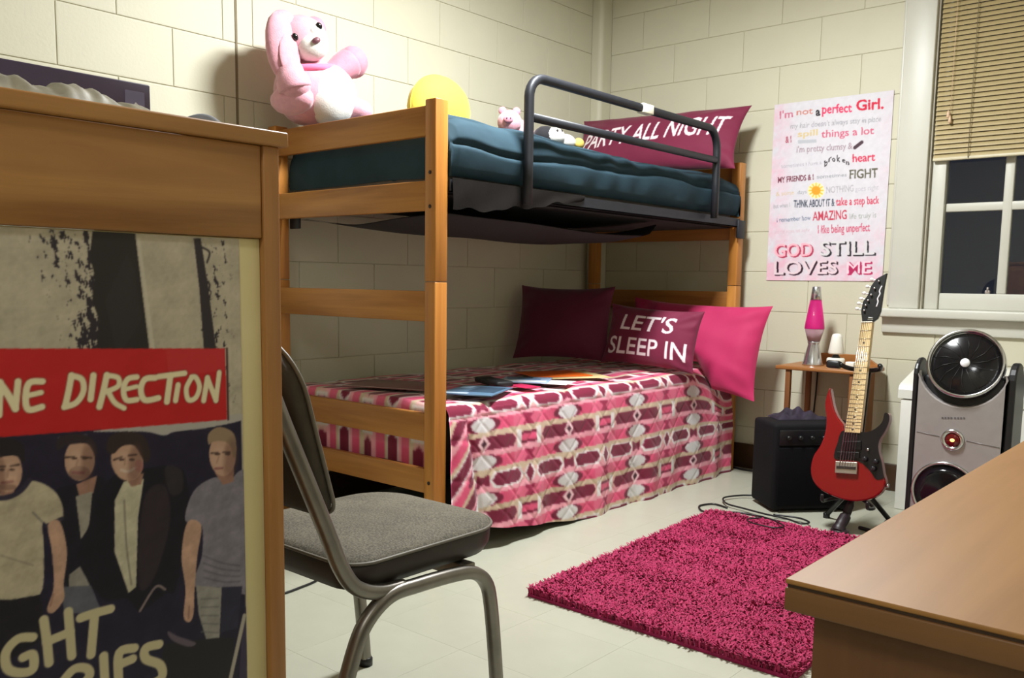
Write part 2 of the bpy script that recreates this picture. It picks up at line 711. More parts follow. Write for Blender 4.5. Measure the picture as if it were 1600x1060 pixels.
o = structure(MB().box((-0.004, JOINT_Y - 0.004, 0.0), (0.0012, JOINT_Y + 0.004, ZC)).build('trim_1', plain('joint_sealant', (124, 112, 84), 0.7)))
o['label'] = 'thin dark vertical control joint in the left block wall'
mb = MB()
ol = [(0.0, 0.0), (0.066, 0.0), (0.066, -0.075)] + [(0.066 - 0.025 + 0.025 * math.cos(a), -0.075 - 0.025 * math.sin(a)) for a in np.linspace(0.2, PI / 2, 6)] + [(0.0, -0.10)]
mb.prism(ol, 0.0, ZC, Matrix(((1, 0, 0, 0), (0, 0, 1, 0), (0, 1, 0, 0), (0, 0, 0, 1))))
o = structure(mb.build('trim_2', M_WALL))
o['label'] = 'painted pipe chase in the room corner'
structure(MB().box((0.066, -0.012, 0.0), (XR, 0.0, 0.131), 0.004).build('baseboard_back', M_BASE))
structure(MB().box((0.0, YB, 0.0), (0.012, -0.10, 0.131), 0.004).build('baseboard_left', M_BASE))

# window: casing, jambs, sash, panes, sill
win = structure(MB().box((1.694, -0.022, 0.872), (1.826, 0.0, 2.60), 0.004).build('window_1', M_TRIM))


def wpart(mb, name, mat=M_TRIM, label=None):
    o = mb.build(name, mat, win)
    o['kind'] = 'structure'
    if label:
        o['label'] = label
    return o


wpart(MB().box((2.806, -0.022, 0.872), (2.938, 0.0, 2.60), 0.004), 'casing')
wpart(MB().box((1.694, -0.024, 2.46), (2.938, 0.0, 2.60), 0.004), 'casing')
wpart(MB().box((1.682, -0.010, 0.885), (1.694, 0.0, 2.59), 0.003), 'casing_edge')
wpart(MB().box((1.826, 0.0, 0.86), (1.8345, 0.13, 2.47)).box((2.800, 0.0, 0.86), (2.806, 0.13, 2.47)).box((1.826, 0.0, 2.464), (2.806, 0.13, 2.47)), 'jamb', plain('jamb_paint', (176, 170, 154), 0.6))
wpart(MB().box((1.66, -0.062, 0.831), (2.97, 0.06, 0.872), 0.008, 3), 'sill')
wpart(MB().box((1.668, -0.018, 0.757), (2.96, 0.0, 0.831), 0.004), 'apron')
wpart(MB().box((1.835, 0.024, 0.872), (1.896, 0.085, 1.72), 0.003), 'sash_stile')
wpart(MB().box((2.738, 0.04, 0.872), (2.797, 0.085, 1.72), 0.003), 'sash_stile')
wpart(MB().box((1.896, 0.04, 0.872), (2.738, 0.085, 0.946), 0.003), 'sash_rail')
wpart(MB().box((1.896, 0.04, 1.68), (2.738, 0.085, 1.72), 0.003), 'sash_rail')
for xm in (2.150, 2.445):
    wpart(MB().box((xm - 0.019, 0.045, 0.946), (xm + 0.019, 0.08, 1.68), 0.005), 'muntin')
for zm in (1.333,):
    wpart(MB().box((1.896, 0.047, zm - 0.019), (2.738, 0.078, zm + 0.019), 0.005), 'muntin')
wpart(MB().box((1.836, 0.088, 1.70), (1.90, 0.125, 2.464)).box((2.738, 0.088, 1.70), (2.797, 0.125, 2.464)).box((1.90, 0.088, 2.40), (2.738, 0.125, 2.464)).box((1.90, 0.088, 1.70), (2.738, 0.125, 1.74)), 'upper_sash')
mg, nt, b = new_mat('window_glass')
b.inputs['Base Color'].default_value = (0.9, 0.92, 0.95, 1)
b.inputs['Roughness'].default_value = 0.02
b.inputs['Transmission Weight'].default_value = 1.0
b.inputs['IOR'].default_value = 1.5
for x0, x1 in ((1.896, 2.131), (2.169, 2.426), (2.464, 2.738)):
    for z0, z1 in ((0.946, 1.314), (1.352, 1.68)):
        wpart(MB().box((x0, 0.060, z0), (x1, 0.064, z1)), 'pane', mg)
wpart(MB().box((1.90, 0.105, 1.74), (2.738, 0.109, 2.40)), 'pane', mg)
wpart(MB().box((2.085, 0.048, 0.947), (2.105, 0.06, 0.962), 0.003).tube([(2.095, 0.05, 0.958), (2.097, 0.045, 0.975)], 0.004), 'latch', plain('latch_metal', (190, 180, 176), 0.4, 0.6))

# ------------------------------------------------------------------ window blind
T = Thing('window_blind', 'tan mini blind lowered over the upper part of the window', 'blind', (2.315, 0.018, 1.545))
M_SLAT = plain('tan_slat', (178, 160, 116), 0.45, var=0.03)
BX0, BX1, BY = 1.842, 2.788, 0.008
T.part(MB().box((BX0 - 0.006, BY - 0.014, 2.425), (BX1 + 0.006, BY + 0.014, 2.455), 0.003), 'head_rail', M_SLAT)
T.part(MB().box((BX0, BY - 0.011, 1.540), (BX1, BY + 0.011, 1.553), 0.003), 'bottom_rail', plain('pale_rail', (206, 198, 170), 0.4))
nsl = 41
ta = math.radians(62)
slat = None
for k in range(nsl):
    z = 1.562 + k * 0.0212
    if slat is None:
        P = np.zeros((5, 2, 3))
        for i, q in enumerate(np.linspace(-1, 1, 5)):
            hw = 0.0125 * q
            crown = 0.0016 * (1 - q * q)
            yy = hw * math.cos(ta) - crown * math.sin(ta)
            zz = hw * math.sin(ta) + crown * math.cos(ta)
            P[i, 0] = (BX0, BY + yy, zz)
            P[i, 1] = (BX1, BY + yy, zz)
        m_ = MB().grid(P)
        P2 = P.copy()
        P2[:, :, 1] += 0.0006
        m_.grid(P2[::-1])
        slat = T.part(m_, 'slat', M_SLAT)
        sv = slat.data
        base_off = Vector((0, 0, 1.545))
        slat.location = (0, 0, z)
    else:
        c = slat.copy()
        COL.objects.link(c)
        c.location = (0, 0, z)
M_CORD = plain('blind_cord', (120, 108, 78), 0.7)
for x in (1.99, 2.32, 2.65):
    T.part(MB().tube([(x, BY - 0.015, 1.545), (x, BY - 0.015, 2.43)], 0.0016, 6), 'ladder_cord', M_CORD)
T.part(MB().tube([(1.905, BY - 0.018, 2.43), (1.906, BY - 0.018, 1.735)], 0.001, 6).lathe([(0.002, 0.03), (0.006, 0.018), (0.0075, 0.0), (0.004, -0.004)], 12, Matrix.Translation((1.906, BY - 0.02, 1.705)))
       .lathe([(0.002, 0.03), (0.006, 0.018), (0.0075, 0.0), (0.004, -0.004)], 12, Matrix.Translation((1.898, BY - 0.021, 1.728))), 'pull_cord', plain('pull_tassel', (222, 190, 160), 0.4), 'pink cream cord tassels')

# ------------------------------------------------------------------ ceiling light and the added rear fill
M_LAMPF = plain('lamp_frame', (225, 225, 220), 0.4)
for L_, lab, gl in ((LAMP, 'rectangular ceiling light with a bright diffuser above the middle of the room', 3.0), (FILL_LAMP, 'added fill light, a dimmer rectangular ceiling panel at the rear of the room', 0.7)):
    T = Thing('ceiling_and_fill_light', lab, 'light', (L_[0], L_[1], ZC))
    T.part(MB().box((L_[0] - 0.19, L_[1] - 0.33, L_[2]), (L_[0] + 0.19, L_[1] + 0.33, ZC), 0.006), 'frame', M_LAMPF)
    T.part(MB().box((L_[0] - 0.165, L_[1] - 0.30, L_[2] - 0.03), (L_[0] + 0.165, L_[1] + 0.30, L_[2]), 0.012, 3), 'diffuser', glow('lamp_diffuser', (255, 250, 238), gl))

# ------------------------------------------------------------------ bunk bed
T = Thing('bunk_bed', 'oak bunk bed with a black metal guard rail against the left wall', 'bed', (0.49, -1.20, 0))
PX0, PX1 = 0.928, 0.978           # right-hand posts
LX0, LX1 = 0.048, 0.098           # posts by the wall
PY0, PY1 = -2.305, -2.247         # foot end
HY0, HY1 = -0.150, -0.092         # head end
JZ = 0.966
M_HOLE = plain('bolt_hole', (40, 20, 12), 0.6)
for (x0, x1) in ((PX0, PX1), (LX0, LX1)):
    for (y0, y1) in ((PY0, PY1), (HY0, HY1)):
        zt = 1.557 if y0 < -1 else 1.585
        up_ = T.part(MB().box((x0, y0, JZ + 0.001), (x1, y1, zt), 0.0035), 'post', M_BEDZ)
        lw_ = T.part(MB().box((x0, y0, 0.0), (x1, y1, JZ - 0.001), 0.0035), 'post', M_BEDZ)
        if y0 < -1:
            for z, par in ((1.322, up_), (1.212, up_), (0.285, lw_)):
                T.part(MB().lathe([(0.0, 0.0), (0.0065, 0.0), (0.0065, 0.0015), (0.0, 0.0015)], 12, Matrix.Translation(((x0 + x1) / 2, y0 - 0.0013, z)) @ Matrix.Rotation(PI / 2, 4, 'X') @ Matrix.Translation((0, 0, -0.0012))), 'bolt', M_HOLE, sub=par)
# end rails, mortised between the posts
for z0, z1 in ((1.441, 1.538), (1.200, 1.297), (0.833, 0.935), (0.426, 0.522), (0.246, 0.330)):
    T.part(MB().box((LX1, PY0 + 0.003, z0), (PX0, PY0 + 0.027, z1), 0.003), 'end_rail', M_BED)
for z0, z1 in ((1.470, 1.567), (1.200, 1.320), (0.833, 0.935), (0.40, 0.52), (0.246, 0.330)):
    T.part(MB().box((LX1, HY1 - 0.030, z0), (PX0, HY1 - 0.006, z1), 0.003), 'end_rail', M_BED)
# metal spring frame of each berth: angle rails along the sides, deck between, end brackets
for zr, nm in ((1.262, 'upper'), (0.29, 'lower')):
    for x0, x1, xf in (((0.955, 0.985, 0.981) if nm == 'upper' else (0.92, 0.95, 0.946)), (0.060, 0.090, 0.060)):
        T.part(MB().box((xf, PY1 + 0.002, zr), (xf + 0.004, HY0 - 0.002, zr + 0.042)).box((x0, PY1 + 0.002, zr), (x1, HY0 - 0.002, zr + 0.004)), 'side_rail', M_STEEL_DK, 'charcoal metal angle rail')
    if nm == 'upper':
        for x0 in (0.979, 0.044):
            T.part(MB().box((x0, HY0 - 0.03, 1.205), (x0 + 0.016, HY0 + 0.045, 1.296), 0.004), 'corner_bracket', M_STEEL_DK)
        T.part(MB().box((0.10, PY1, 1.165), (0.16, PY1 + 0.012, 1.262), 0.003), 'corner_bracket', M_STEEL_DK)
    # link deck sagging a little
    ny, nx = 14, 10
    P = np.zeros((ny, nx, 3))
    for i, y in enumerate(np.linspace(PY1 + 0.01, HY0 - 0.01, ny)):
        for j, x in enumerate(np.linspace(0.09, 0.955, nx)):
            sag = 0.03 * math.sin(PI * j / (nx - 1)) * math.sin(PI * i / (ny - 1))
            P[i, j] = (x, y, zr - 0.002 - sag)
    P2 = P.copy()
    P2[:, :, 2] -= 0.004
    T.part(MB().grid(P).grid(P2[::-1]), 'deck', plain('deck_cloth', (34, 32, 36), 0.8))
# dark dust cloth hanging under the upper deck, ending before the head
ny, nx = 26, 12
P = np.zeros((ny, nx, 3))
for i, y in enumerate(np.linspace(PY1 + 0.015, -0.86, ny)):
    for j, x in enumerate(np.linspace(0.12, 0.93, nx)):
        e = (i / (ny - 1))
        P[i, j] = (x, y, 1.205 - 0.030 * math.sin(PI * j / (nx - 1)) - 0.012 * math.sin(3.1 * e) + 0.004 * math.sin(9 * e + j) - 0.022 * e + 0.05 * max(0, e - 0.95) / 0.05)
P2 = P.copy()
P2[:, :, 2] -= 0.003
T.part(MB().grid(P).grid(P2[::-1]), 'dust_cloth', plain('dust_cloth', (30, 28, 33), 0.85))
# guard rail
GX = 1.020
pts = [(-1.885, 1.245), (-1.885, 1.40), (-1.885, 1.62)] + [(-1.885 + 0.075 - 0.075 * math.cos(a), 1.62 + 0.073 * math.sin(a)) for a in np.linspace(0.2, PI / 2, 6)]
pts += [(-1.3, 1.693), (-0.70, 1.693)] + [(-0.575 + 0.085 * math.sin(a), 1.693 - 0.10 + 0.10 * math.cos(a)) for a in np.linspace(0.0, PI / 2, 7)] + [(-0.49, 1.45), (-0.49, 1.285)]
gr = T.part(MB().tube([(GX, y, z) for y, z in pts], 0.0165, 10, squash=0.7), 'guard_rail', M_STEEL_DK, 'black tubular guard rail')
T.part(MB().tube([(GX, -1.87, 1.553), (GX, -0.505, 1.553)], 0.0155, 10, squash=0.7), 'cross_bar', M_STEEL_DK, sub=gr)
T.part(MB().box((GX - 0.018, -1.165, 1.674), (GX + 0.0178, -1.085, 1.7110), 0.002), 'tag', plain('paper_tag', (236, 232, 210), 0.6), 'cream paper tag', sub=gr)

# mattresses
mm = plain('mattress_ticking', (98, 90, 84), 0.8, var=0.1, bump=0.2)
o = MB().box((0.105, PY1 + 0.012, 1.268), (0.945, HY0 - 0.012, 1.44), 0.03, 3).build('mattress', mm)
tag(o, 'grey brown mattress under the dark quilt on the upper bunk', 'mattress')
o = MB().box((0.112, PY1 + 0.03, 0.297), (0.895, HY0 - 0.03, 0.512), 0.03, 3).build('mattress', mm)
tag(o, 'mattress under the pink patterned bedspread on the lower bunk', 'mattress')

# dark teal comforter on the upper bunk
ny, nx = 170, 170
prof = []   # arc across: (x, z, puff, normal x, normal z)
cs = smooth_path([(0.105, 1.455), (0.16, 1.495), (0.45, 1.512), (0.75, 1.515), (0.89, 1.500), (0.955, 1.460), (0.978, 1.430), (0.983, 1.405), (0.981, 1.370), (0.974, 1.340), (0.962, 1.318)], 8)
cs = np.array(cs)
d_ = np.r_[0, np.cumsum(np.linalg.norm(np.diff(cs, axis=0), axis=1))]
q_ = np.linspace(0, d_[-1], nx)
cx_, cz_ = np.interp(q_, d_, cs[:, 0]), np.interp(q_, d_, cs[:, 1])
tx, tz = np.gradient(cx_), np.gradient(cz_)
tl = np.hypot(tx, tz)
nx_, nz_ = -tz / tl, tx / tl
P = np.zeros((ny, nx, 3))
for i, y in enumerate(np.linspace(PY1 + 0.008, HY0 - 0.008, ny)):
    e = (y - (PY1 + 0.008)) / (HY0 - PY1 - 0.016)
    endr = max(0.0, 1 - e / 0.05) ** 2 + max(0.0, 1 - (1 - e) / 0.06) ** 2
    pt = np.stack([cx_ * 1.0, np.full(nx, y), cz_], -1)
    n1 = lump(pt, 7.0) * 0.010 + lump(pt + 3, 15.0) * 0.006
    # channels of quilting run along the bed: two seams on the side drop, one on top
    seam = np.zeros(nx)
    for s0, ws in ((0.40, 0.010), (0.62, 0.010), (0.815 + 0.006 * math.sin(4 * y), 0.008), (0.925 + 0.012 * math.sin(3.1 * y + 1) + 0.006 * math.sin(9 * y), 0.007)):
        seam += np.exp(-((q_ - s0) / ws) ** 2)
    hump = 0.012 * math.sin(2.3 * y + 0.6) + 0.012 * math.exp(-((y + 1.75) / 0.35) ** 2)
    sidew = 1 / (1 + np.exp(-(q_ - 0.86) / 0.03))
    puff = n1 + 0.016 - 0.020 * np.clip(seam, 0, 1) + hump * (1 - sidew) + 0.003 * np.sin(23 * y + 4 * np.sin(5 * y) + 9 * q_) * sidew + 0.012 * np.exp(-((q_ - 0.87) / 0.03) ** 2)
    fade = np.clip((q_[-1] - q_) / 0.03, 0, 1)
    puff = puff * fade
    # keep inside the posts at both ends
    lim = np.where((y < PY1 + 0.03) | (y > HY0 - 0.03), 0.35, 1.0)
    P[i, :, 0] = cx_ + nx_ * puff * lim
    P[i, :, 1] = y
    P[i, :, 2] = cz_ + nz_ * puff * lim - 0.05 * endr * (1 - sidew)
    # drape over the foot end
ft = []
for k, (dz, dy) in enumerate(((-0.03, -0.000), (-0.09, 0.002), (-0.16, 0.003))):
    r = P[0].copy()
    topz = r[:, 2].copy()
    r[:, 2] = np.maximum(np.minimum(topz, topz + dz), 1.314)
    r[:, 1] += -0.004 + dy
    ft.append(r)
hd = []
for k, dz in enumerate((-0.03, -0.10)):
    r = P[-1].copy()
    r[:, 2] = np.maximum(r[:, 2] + dz, 1.314)
    hd.append(r)
P = np.concatenate([np.array(ft[::-1]), P, np.array(hd)], 0)
M_TEAL = plain('dark_teal_quilt', (44, 64, 75), 0.85, var=0.14, scale=7, bump=0.3, bscale=34, spec=0.15)
o = MB().grid(P).build('comforter', M_TEAL)
tag(o, 'dark teal quilted comforter covering the upper bunk', 'comforter')


# loose grey-brown mattress cover hanging over the side rail near the foot post
ny, nx = 40, 14
P = np.zeros((ny, nx, 3))
for i, y in enumerate(np.linspace(-2.238, -1.50, ny)):
    e = i / (ny - 1)
    zb = 1.205 + 0.088 * e ** 1.5 + 0.006 * math.sin(19 * e) - 0.004 * math.sin(40 * e)
    for j, a in enumerate(np.linspace(0, 1, nx)):
        P[i, j] = (0.9905 + 0.004 * math.sin(14 * e + 3 * a) * a + 0.003 * a, y, 1.309 + (zb - 1.309) * a)
P2 = P.copy()
P2[:, :, 0] -= 0.0015
o = MB().grid(P).grid(P2[::-1]).build('mattress_cover', plain('cover_ticking', (24, 21, 19), 0.95, spec=0.1, var=0.12, scale=20, bump=0.2, bscale=120))
tag(o, 'grey brown mattress cover hanging over the upper side rail beside the front post', 'mattress cover')


# pink patterned bedspread on the lower bunk
def spread_colour(u, v):
    """woven-print pattern; u along the bed, v across and down (metres)"""
    PU, PV = 0.50, 0.272
    LP, BE, WH = np.array([236, 160, 176.]), np.array([206, 184, 158.]), np.array([232, 226, 226.])
    DK, PK, DP = np.array([116, 14, 50.]), np.array([218, 78, 118.]), np.array([160, 26, 74.])
    U = np.abs((u + PU / 2) % PU - PU / 2)
    vv = v % PV
    row = np.floor(vv / (PV / 4)).astype(int) % 4
    dv = vv - (row + 0.5) * PV / 4
    a = np.abs(dv)
    hh = 0.0215
    c = np.where((dv > 0)[..., None] ^ ((row % 2) == 0)[..., None], LP, BE) * np.ones(u.shape + (1,))
    c = np.where((a < hh)[..., None] & (U > 0.10)[..., None] & (row % 2 == 0)[..., None], LP * 0.5 + BE * 0.5, c)

    def put(mask, col):
        nonlocal c
        c = np.where(mask[..., None], col, c)
    A, B, Cc = row == 0, (row == 1) | (row == 3), row == 2
    # row A: pointed dark capsules with white outlines, small hexagon and bow-tie
    capd = np.abs(U - 0.122)
    shape = lambda w_, h_, p: (capd < w_ - p * np.clip(a / h_, 0, 1)) & (a < h_)
    put(A & shape(0.094, 0.031, 0.022), WH)
    put(A & shape(0.080, 0.0235, 0.020), DK)
    put(A & (U < 0.028) & (a < 0.012 + U * 0.4), DK)
    hexd = (0.25 - U)
    put(A & (hexd / 0.034 + a / 0.050 < 1), WH)
    put(A & (hexd / 0.022 + a / 0.034 < 1), DK)
    # row B: pink band, white oval in dark crescents, dark bow-tie halfway
    put(B & (a < hh), PK)
    put(B & (a < hh) & (U > 0.16), PK * 0.75 + LP * 0.25)
    put(B & ((U / 0.092) ** 2 + (dv / 0.028) ** 2 < 1) & (U > 0.03), DK)
    put(B & ((U / 0.062) ** 2 + (dv / 0.0275) ** 2 < 1), WH * np.array([0.92, 0.93, 0.94]))
    put(B & (hexd < 0.010 + a * 1.0) & (a < hh), DP)
    # row C: long dark capsule with a white diamond, pink blocks between
    put(Cc & (U < 0.172 - 0.02 * np.clip(a / 0.025, 0, 1)) & (a < 0.0245), DK)
    put(Cc & (U / 0.034 + a / 0.034 < 1), np.array([240, 200, 208.]))
    put(Cc & (U / 0.015 + a / 0.015 < 1), DK * 0.5)
    put(Cc & (U > 0.180) & (U < 0.205), WH)
    put(Cc & (U > 0.205) & (a < 0.02), PK)
    put(Cc & (U > 0.205) & (a > 0.012) & (a < 0.022), DK)
    return c


cell = 0.0055
W_top = 0.885            # from wall edge to the front edge, then down the side
x_w, x_e = 0.10, 0.985
hem = lambda y: 0.006 + 0.135 * np.clip((-1.15 - y) / 1.08, 0, 1) ** 1.6
ys = np.arange(PY1 + 0.006, HY0 - 0.006, cell)
foot = np.arange(0.0, 0.235, cell * 1.6)[::-1]
na = int(1.43 / cell)
aa = np.linspace(0, 1.0, na)
rows, uvs = [], []
zt0 = 0.545


def spread_row(y, fd):
    """one row across the bed; fd = how far it has dropped over the foot end"""
    h = float(hem(np.array(y)))
    drop = zt0 - h
    L = W_top + drop
    s_ = aa * L
    R = 0.045
    th = np.clip((s_ - (W_top - R)) / R, 0, PI / 2)
    x = np.where(s_ < W_top - R, x_w + s_, x_e - R + R * np.sin(th))
    z = np.where(s_ < W_top - R, zt0, zt0 - R + R * np.cos(th))
    over = np.clip(s_ - (W_top - R + R * PI / 2), 0, None)
    z = z - over
    hang = np.clip(over / 0.4, 0, 1)
    x = x + hang * (0.010 + 0.010 * np.sin(13 * y + 1.0) + 0.006 * np.sin(31 * y)) + 0.006 * np.sin(PI * np.clip(over / 0.5, 0, 1))
    pt = np.stack([x, np.full(na, y), z], -1)
    z = z + np.where(s_ < W_top, 0.006 * lump(pt, 6.0) + 0.003 * lump(pt, 16), 0) + np.where(s_ < W_top, 0.003 * np.sin(PI * np.clip(s_ / W_top, 0, 1)), 0)
    x = x + np.where(over > 0, 0.003 * lump(pt, 18.0), 0)
    # head end of the side sags where pillows pull the cloth
    z = z - 0.125 * math.exp(-((y + 0.20) / 0.20) ** 2) * np.clip((s_ - 0.79) / 0.09, 0, 1) * np.clip(1 - over / 0.25, 0, 1)
    yy = np.full(na, y)
    if fd > 0:
        # over the foot end; the side drop stays behind the post
        k = np.clip((0.91 - x) / 0.03, 0, 1)
        z = np.where(k > 0, z - fd * k, z)
        yy = yy - 0.010 * k * np.clip(fd / 0.02, 0, 1) + 0.003 * k * np.sin(60 * x) * np.clip(fd / .1, 0, 1)
    v = -(s_ - W_top) - 0.004
    u = np.full(na, y + 1.07 - fd)
    yf = -2.155 + 0.20 * over
    fold = (y < yf) & (over > 0.01)
    v = np.where(fold, v - 0.115 + (yf - y) * 0.9, v)
    crease = np.exp(-((y - yf) / 0.012) ** 2) * np.clip(over / 0.05, 0, 1)
    x = x - 0.006 * crease + 0.008 * np.clip((yf - y) / 0.03, 0, 1) * np.clip(over / 0.05, 0, 1) * np.clip((-2.235 - y) / -0.03, 0, 1)
    # diamond quilting stitched through the cloth
    qa, qb = np.abs((u + v + 50) % 0.115 - 0.0575), np.abs((u - v + 50) % 0.115 - 0.0575)
    st = np.maximum(np.exp(-(qa / 0.008) ** 2), np.exp(-(qb / 0.008) ** 2))
    x = np.where(over > 0.01, x + 0.002 - 0.0022 * st, x)
    return np.stack([x, yy, z], -1), np.stack([u, v + 10.0 * 0.272 + 0.034], -1)


for fd in foot:
    p, q = spread_row(ys[0], fd)
    rows.append(p)
    uvs.append(q)
for y in ys:
    p, q = spread_row(y, 0.0)
    rows.append(p)
    uvs.append(q)
rows, uvs = np.array(rows), np.array(uvs)
cc = Canvas(1, 1, 0.5, (0, 0, 0))
cc.c = spread_colour(uvs[..., 0], uvs[..., 1])
cc.blur(1)
M_SPREAD = printed('bedspread_print', 0.8, 0.2, 160, sheen=0.15)
o = MB().grid(rows).build('bedspread', M_SPREAD, color=cc.linear())
tag(o, 'pink white and maroon patterned bedspread hanging over the side of the lower bunk', 'bedspread')


# ------------------------------------------------------------------ pillows
def pillow(name, label, cat, W, H, Th, loc, rot, canvas, mat, group=None, pinch=0.07, wr=0.006, seed=0, droop=None):
    """W wide (local x), H tall (local z), puffed along local y; printed front faces -y"""
    nx, ny = canvas.nx, canvas.ny
    U, V = np.meshgrid(np.linspace(-1, 1, nx), np.linspace(-1, 1, ny))
    x = W / 2 * U * (1 - pinch * (1 - np.abs(V) ** 2.5))
    z = H / 2 * V * (1 - pinch * 1.3 * (1 - np.abs(U) ** 2.5))
    t = ((1 - np.abs(U) ** 2.6) * (1 - np.abs(V) ** 2.6)) ** 0.55
    pt = np.stack([x + seed, z - seed, x * 0.3], -1)
    n = lump(pt, 9.0) * wr * 1.5 + lump(pt + 2, 21.0) * wr * 0.6
    edge = np.clip(t * 3, 0, 1)
    # radial puckers towards the corners
    cr = np.abs(U) ** 3 * np.abs(V) ** 3
    puck = 0.006 * np.sin(18 * np.arctan2(V, U)) * (np.clip(np.abs(U) + np.abs(V) - 1.0, 0, 1)) * edge
    yf = -(Th / 2 * t + (n + puck) * edge)
    yb = Th / 2 * t + n * 0.5 * edge
    if droop is not None:
        dz, dy = droop(U, V)
        z = z + dz
        yf = yf + dy
        yb = yb + dy
    F = np.stack([x, yf, z], -1)
    B = np.stack([x, yb, z], -1)[:, ::-1]
    mb = MB().grid(F)
    mb.grid(B)
    # stitched rim so both faces meet
    o = mb.build(name, mat, color=np.concatenate([canvas.linear(), canvas.linear() * 0 + np.array(lin(canvas.back))]))
    o.location = loc
    o.rotation_euler = rot
    return tag(o, label, cat, group)


M_PILLOW = printed('pillow_cloth', 0.7, 0.15, 300, sheen=0.2)
MAROON, PINK = (110, 24, 56), (182, 38, 90)

c = Canvas(0.50, 0.40, 0.012, (92, 22, 50))
c.back = (92, 22, 50)
pillow('pillow', 'large dark maroon pillow at the left end of the lower bunk', 'pillow', 0.50, 0.40, 0.13,
       (0.322, -0.735, 0.765), (math.radians(-20), 0, math.radians(22)), c, M_PILLOW, seed=1.0)
c = Canvas(0.74, 0.46, 0.009, PINK)
c.back = PINK


def pink_droop(U, V):
    # rests on the bed at the left; its right lower corner hangs over the edge
    lift = np.clip((0.41 - U) / 0.27, 0, 1) * np.clip(-V, 0, 1) ** 1.2 * 0.125
    hang = -np.clip((U - 0.35) / 0.65, 0, 1) * np.clip(-V, 0, 1) * 0.02
    return lift + hang, 0.0 * U


pillow('pillow', 'hot pink pillow leaning out over the right edge of the lower bunk', 'pillow', 0.76, 0.46, 0.15,
       (0.845, -0.345, 0.665), (math.radians(-18), math.radians(2), math.radians(4)), c, M_PILLOW, seed=2.3, wr=0.009, droop=pink_droop)
c = Canvas(0.50, 0.30, 0.0022, MAROON)
c.back = MAROON
WHT = (238, 226, 230)
c.text("LET'S", (0.085, 0.172), (0.385, 0.172), 0.082, WHT, 0.012, slant=0.18)
c.text('SLEEP IN', (0.030, 0.045), (0.470, 0.045), 0.088, WHT, 0.012)
c.blur(1)
pillow('cushion', 'maroon cushion lettered LET\'S SLEEP IN in white', 'cushion', 0.50, 0.30, 0.11,
       (0.808, -0.675, 0.712), (math.radians(-14), math.radians(3), math.radians(4)), c, M_PILLOW, seed=3.1, wr=0.003)
c = Canvas(0.98, 0.36, 0.003, MAROON)
c.back = MAROON
c.text('PARTY ALL NIGHT', (0.035, 0.132), (0.915, 0.172), 0.112, WHT, 0.014, slant=0.16)
c.blur(1)
pillow('pillow', 'long maroon pillow lettered PARTY ALL NIGHT on the upper bunk', 'pillow', 0.99, 0.36, 0.15,
       (0.540, -0.275, 1.702), (math.radians(-26), math.radians(1), math.radians(3)), c, M_PILLOW, seed=4.4, wr=0.005)

# ------------------------------------------------------------------ cabinet at the left, its back to the camera
WX, WY0, WY1 = 1.95, -4.46, -3.585          # back plane, left and right ends
T = Thing('cabinet', 'tall oak cabinet standing at the left with its cream back panel towards the room', 'cabinet', (1.70, -4.02, 0))
for y0, y1 in ((WY1 - 0.027, WY1), (WY0, WY0 + 0.027)):
    T.part(MB().box((1.40, y0, 0.0), (WX, y1, 1.162), 0.002), 'side_panel', M_WARD_Z)
T.part(MB().box((1.39, WY0 - 0.012, 1.162), (WX + 0.008, WY1 + 0.012, 1.184), 0.003), 'top', M_WARD_Y)
T.part(MB().box((WX - 0.022, WY0 + 0.027, 1.028), (WX - 0.004, WY1 - 0.0285, 1.1615), 0.002), 'top_rail', M_WARD_Y)
T.part(MB().box((WX - 0.022, WY0 + 0.027, 0.0), (WX - 0.004, WY1 - 0.0285, 0.09), 0.002), 'bottom_rail', M_WARD_Y)
T.part(MB().box((WX - 0.026, WY0 + 0.0275, 0.0905), (WX - 0.012, WY1 - 0.0275, 1.0275), 0.0015), 'back_panel', plain('cream_hardboard', (214, 200, 150), 0.45, var=0.03, scale=4))
for z in (0.40, 0.75):
    T.part(MB().box((1.42, WY0 + 0.0275, z), (WX - 0.0265, WY1 - 0.0275, z + 0.02), 0.002), 'shelf', M_WARD_Y)

# band poster stuck on the back panel
PW, PH = 0.44, 0.70
PY1_, PZ1 = -3.648, 1.026                  # right edge, top edge
art = [((0, 353), (-3.971, 1.026)), ((382, 373), (-3.646, 1.026)), ((0, 1060), (-3.996, 0.483)), ((386, 1060), (-3.656, 0.367))]
art = [(p, (q[0] - (PY1_ - PW), q[1] - (PZ1 - PH))) for p, q in art]
c = Canvas(PW, PH, 0.0013, (178, 168, 150), art)
cl = c.cloud(9, 3)
c.c *= (1 + 0.10 * cl + 0.05 * c.cloud(40, 6))[..., None]
X_, Y_ = np.meshgrid(np.arange(c.nx), np.arange(c.ny))
# weathered boards: dark specks in streaks, densest along the black board's torn edge
sp = lump(np.stack([X_ * 0.35, Y_ * 0.16, X_ * 0.2 + Y_ * 0.05], -1), 1.0) + 0.6 * lump(np.stack([X_ * 0.9, Y_ * 0.5, X_ * 0.4 - Y_ * .3], -1), 1.3)
hx = np.linalg.inv(c.Hm) @ np.stack([(X_ / c.kx).ravel(), (Y_ / c.ky).ravel(), np.ones(X_.size)])
AX, AY = (hx[0] / hx[2]).reshape(X_.shape), (hx[1] / hx[2]).reshape(X_.shape)
dens = np.exp(-((AX - 150 - (AY - 360) * 0.05) / 26) ** 2) * 0.9 + np.exp(-((AX - 95) / 34) ** 2 - ((AY - 385) / 50) ** 2) * 1.0 + np.exp(-((AX - 345) / 20) ** 2) * 0.55 + np.exp(-((AX - 138) / 30) ** 2 - ((AY - 510) / 45) ** 2) * 0.8
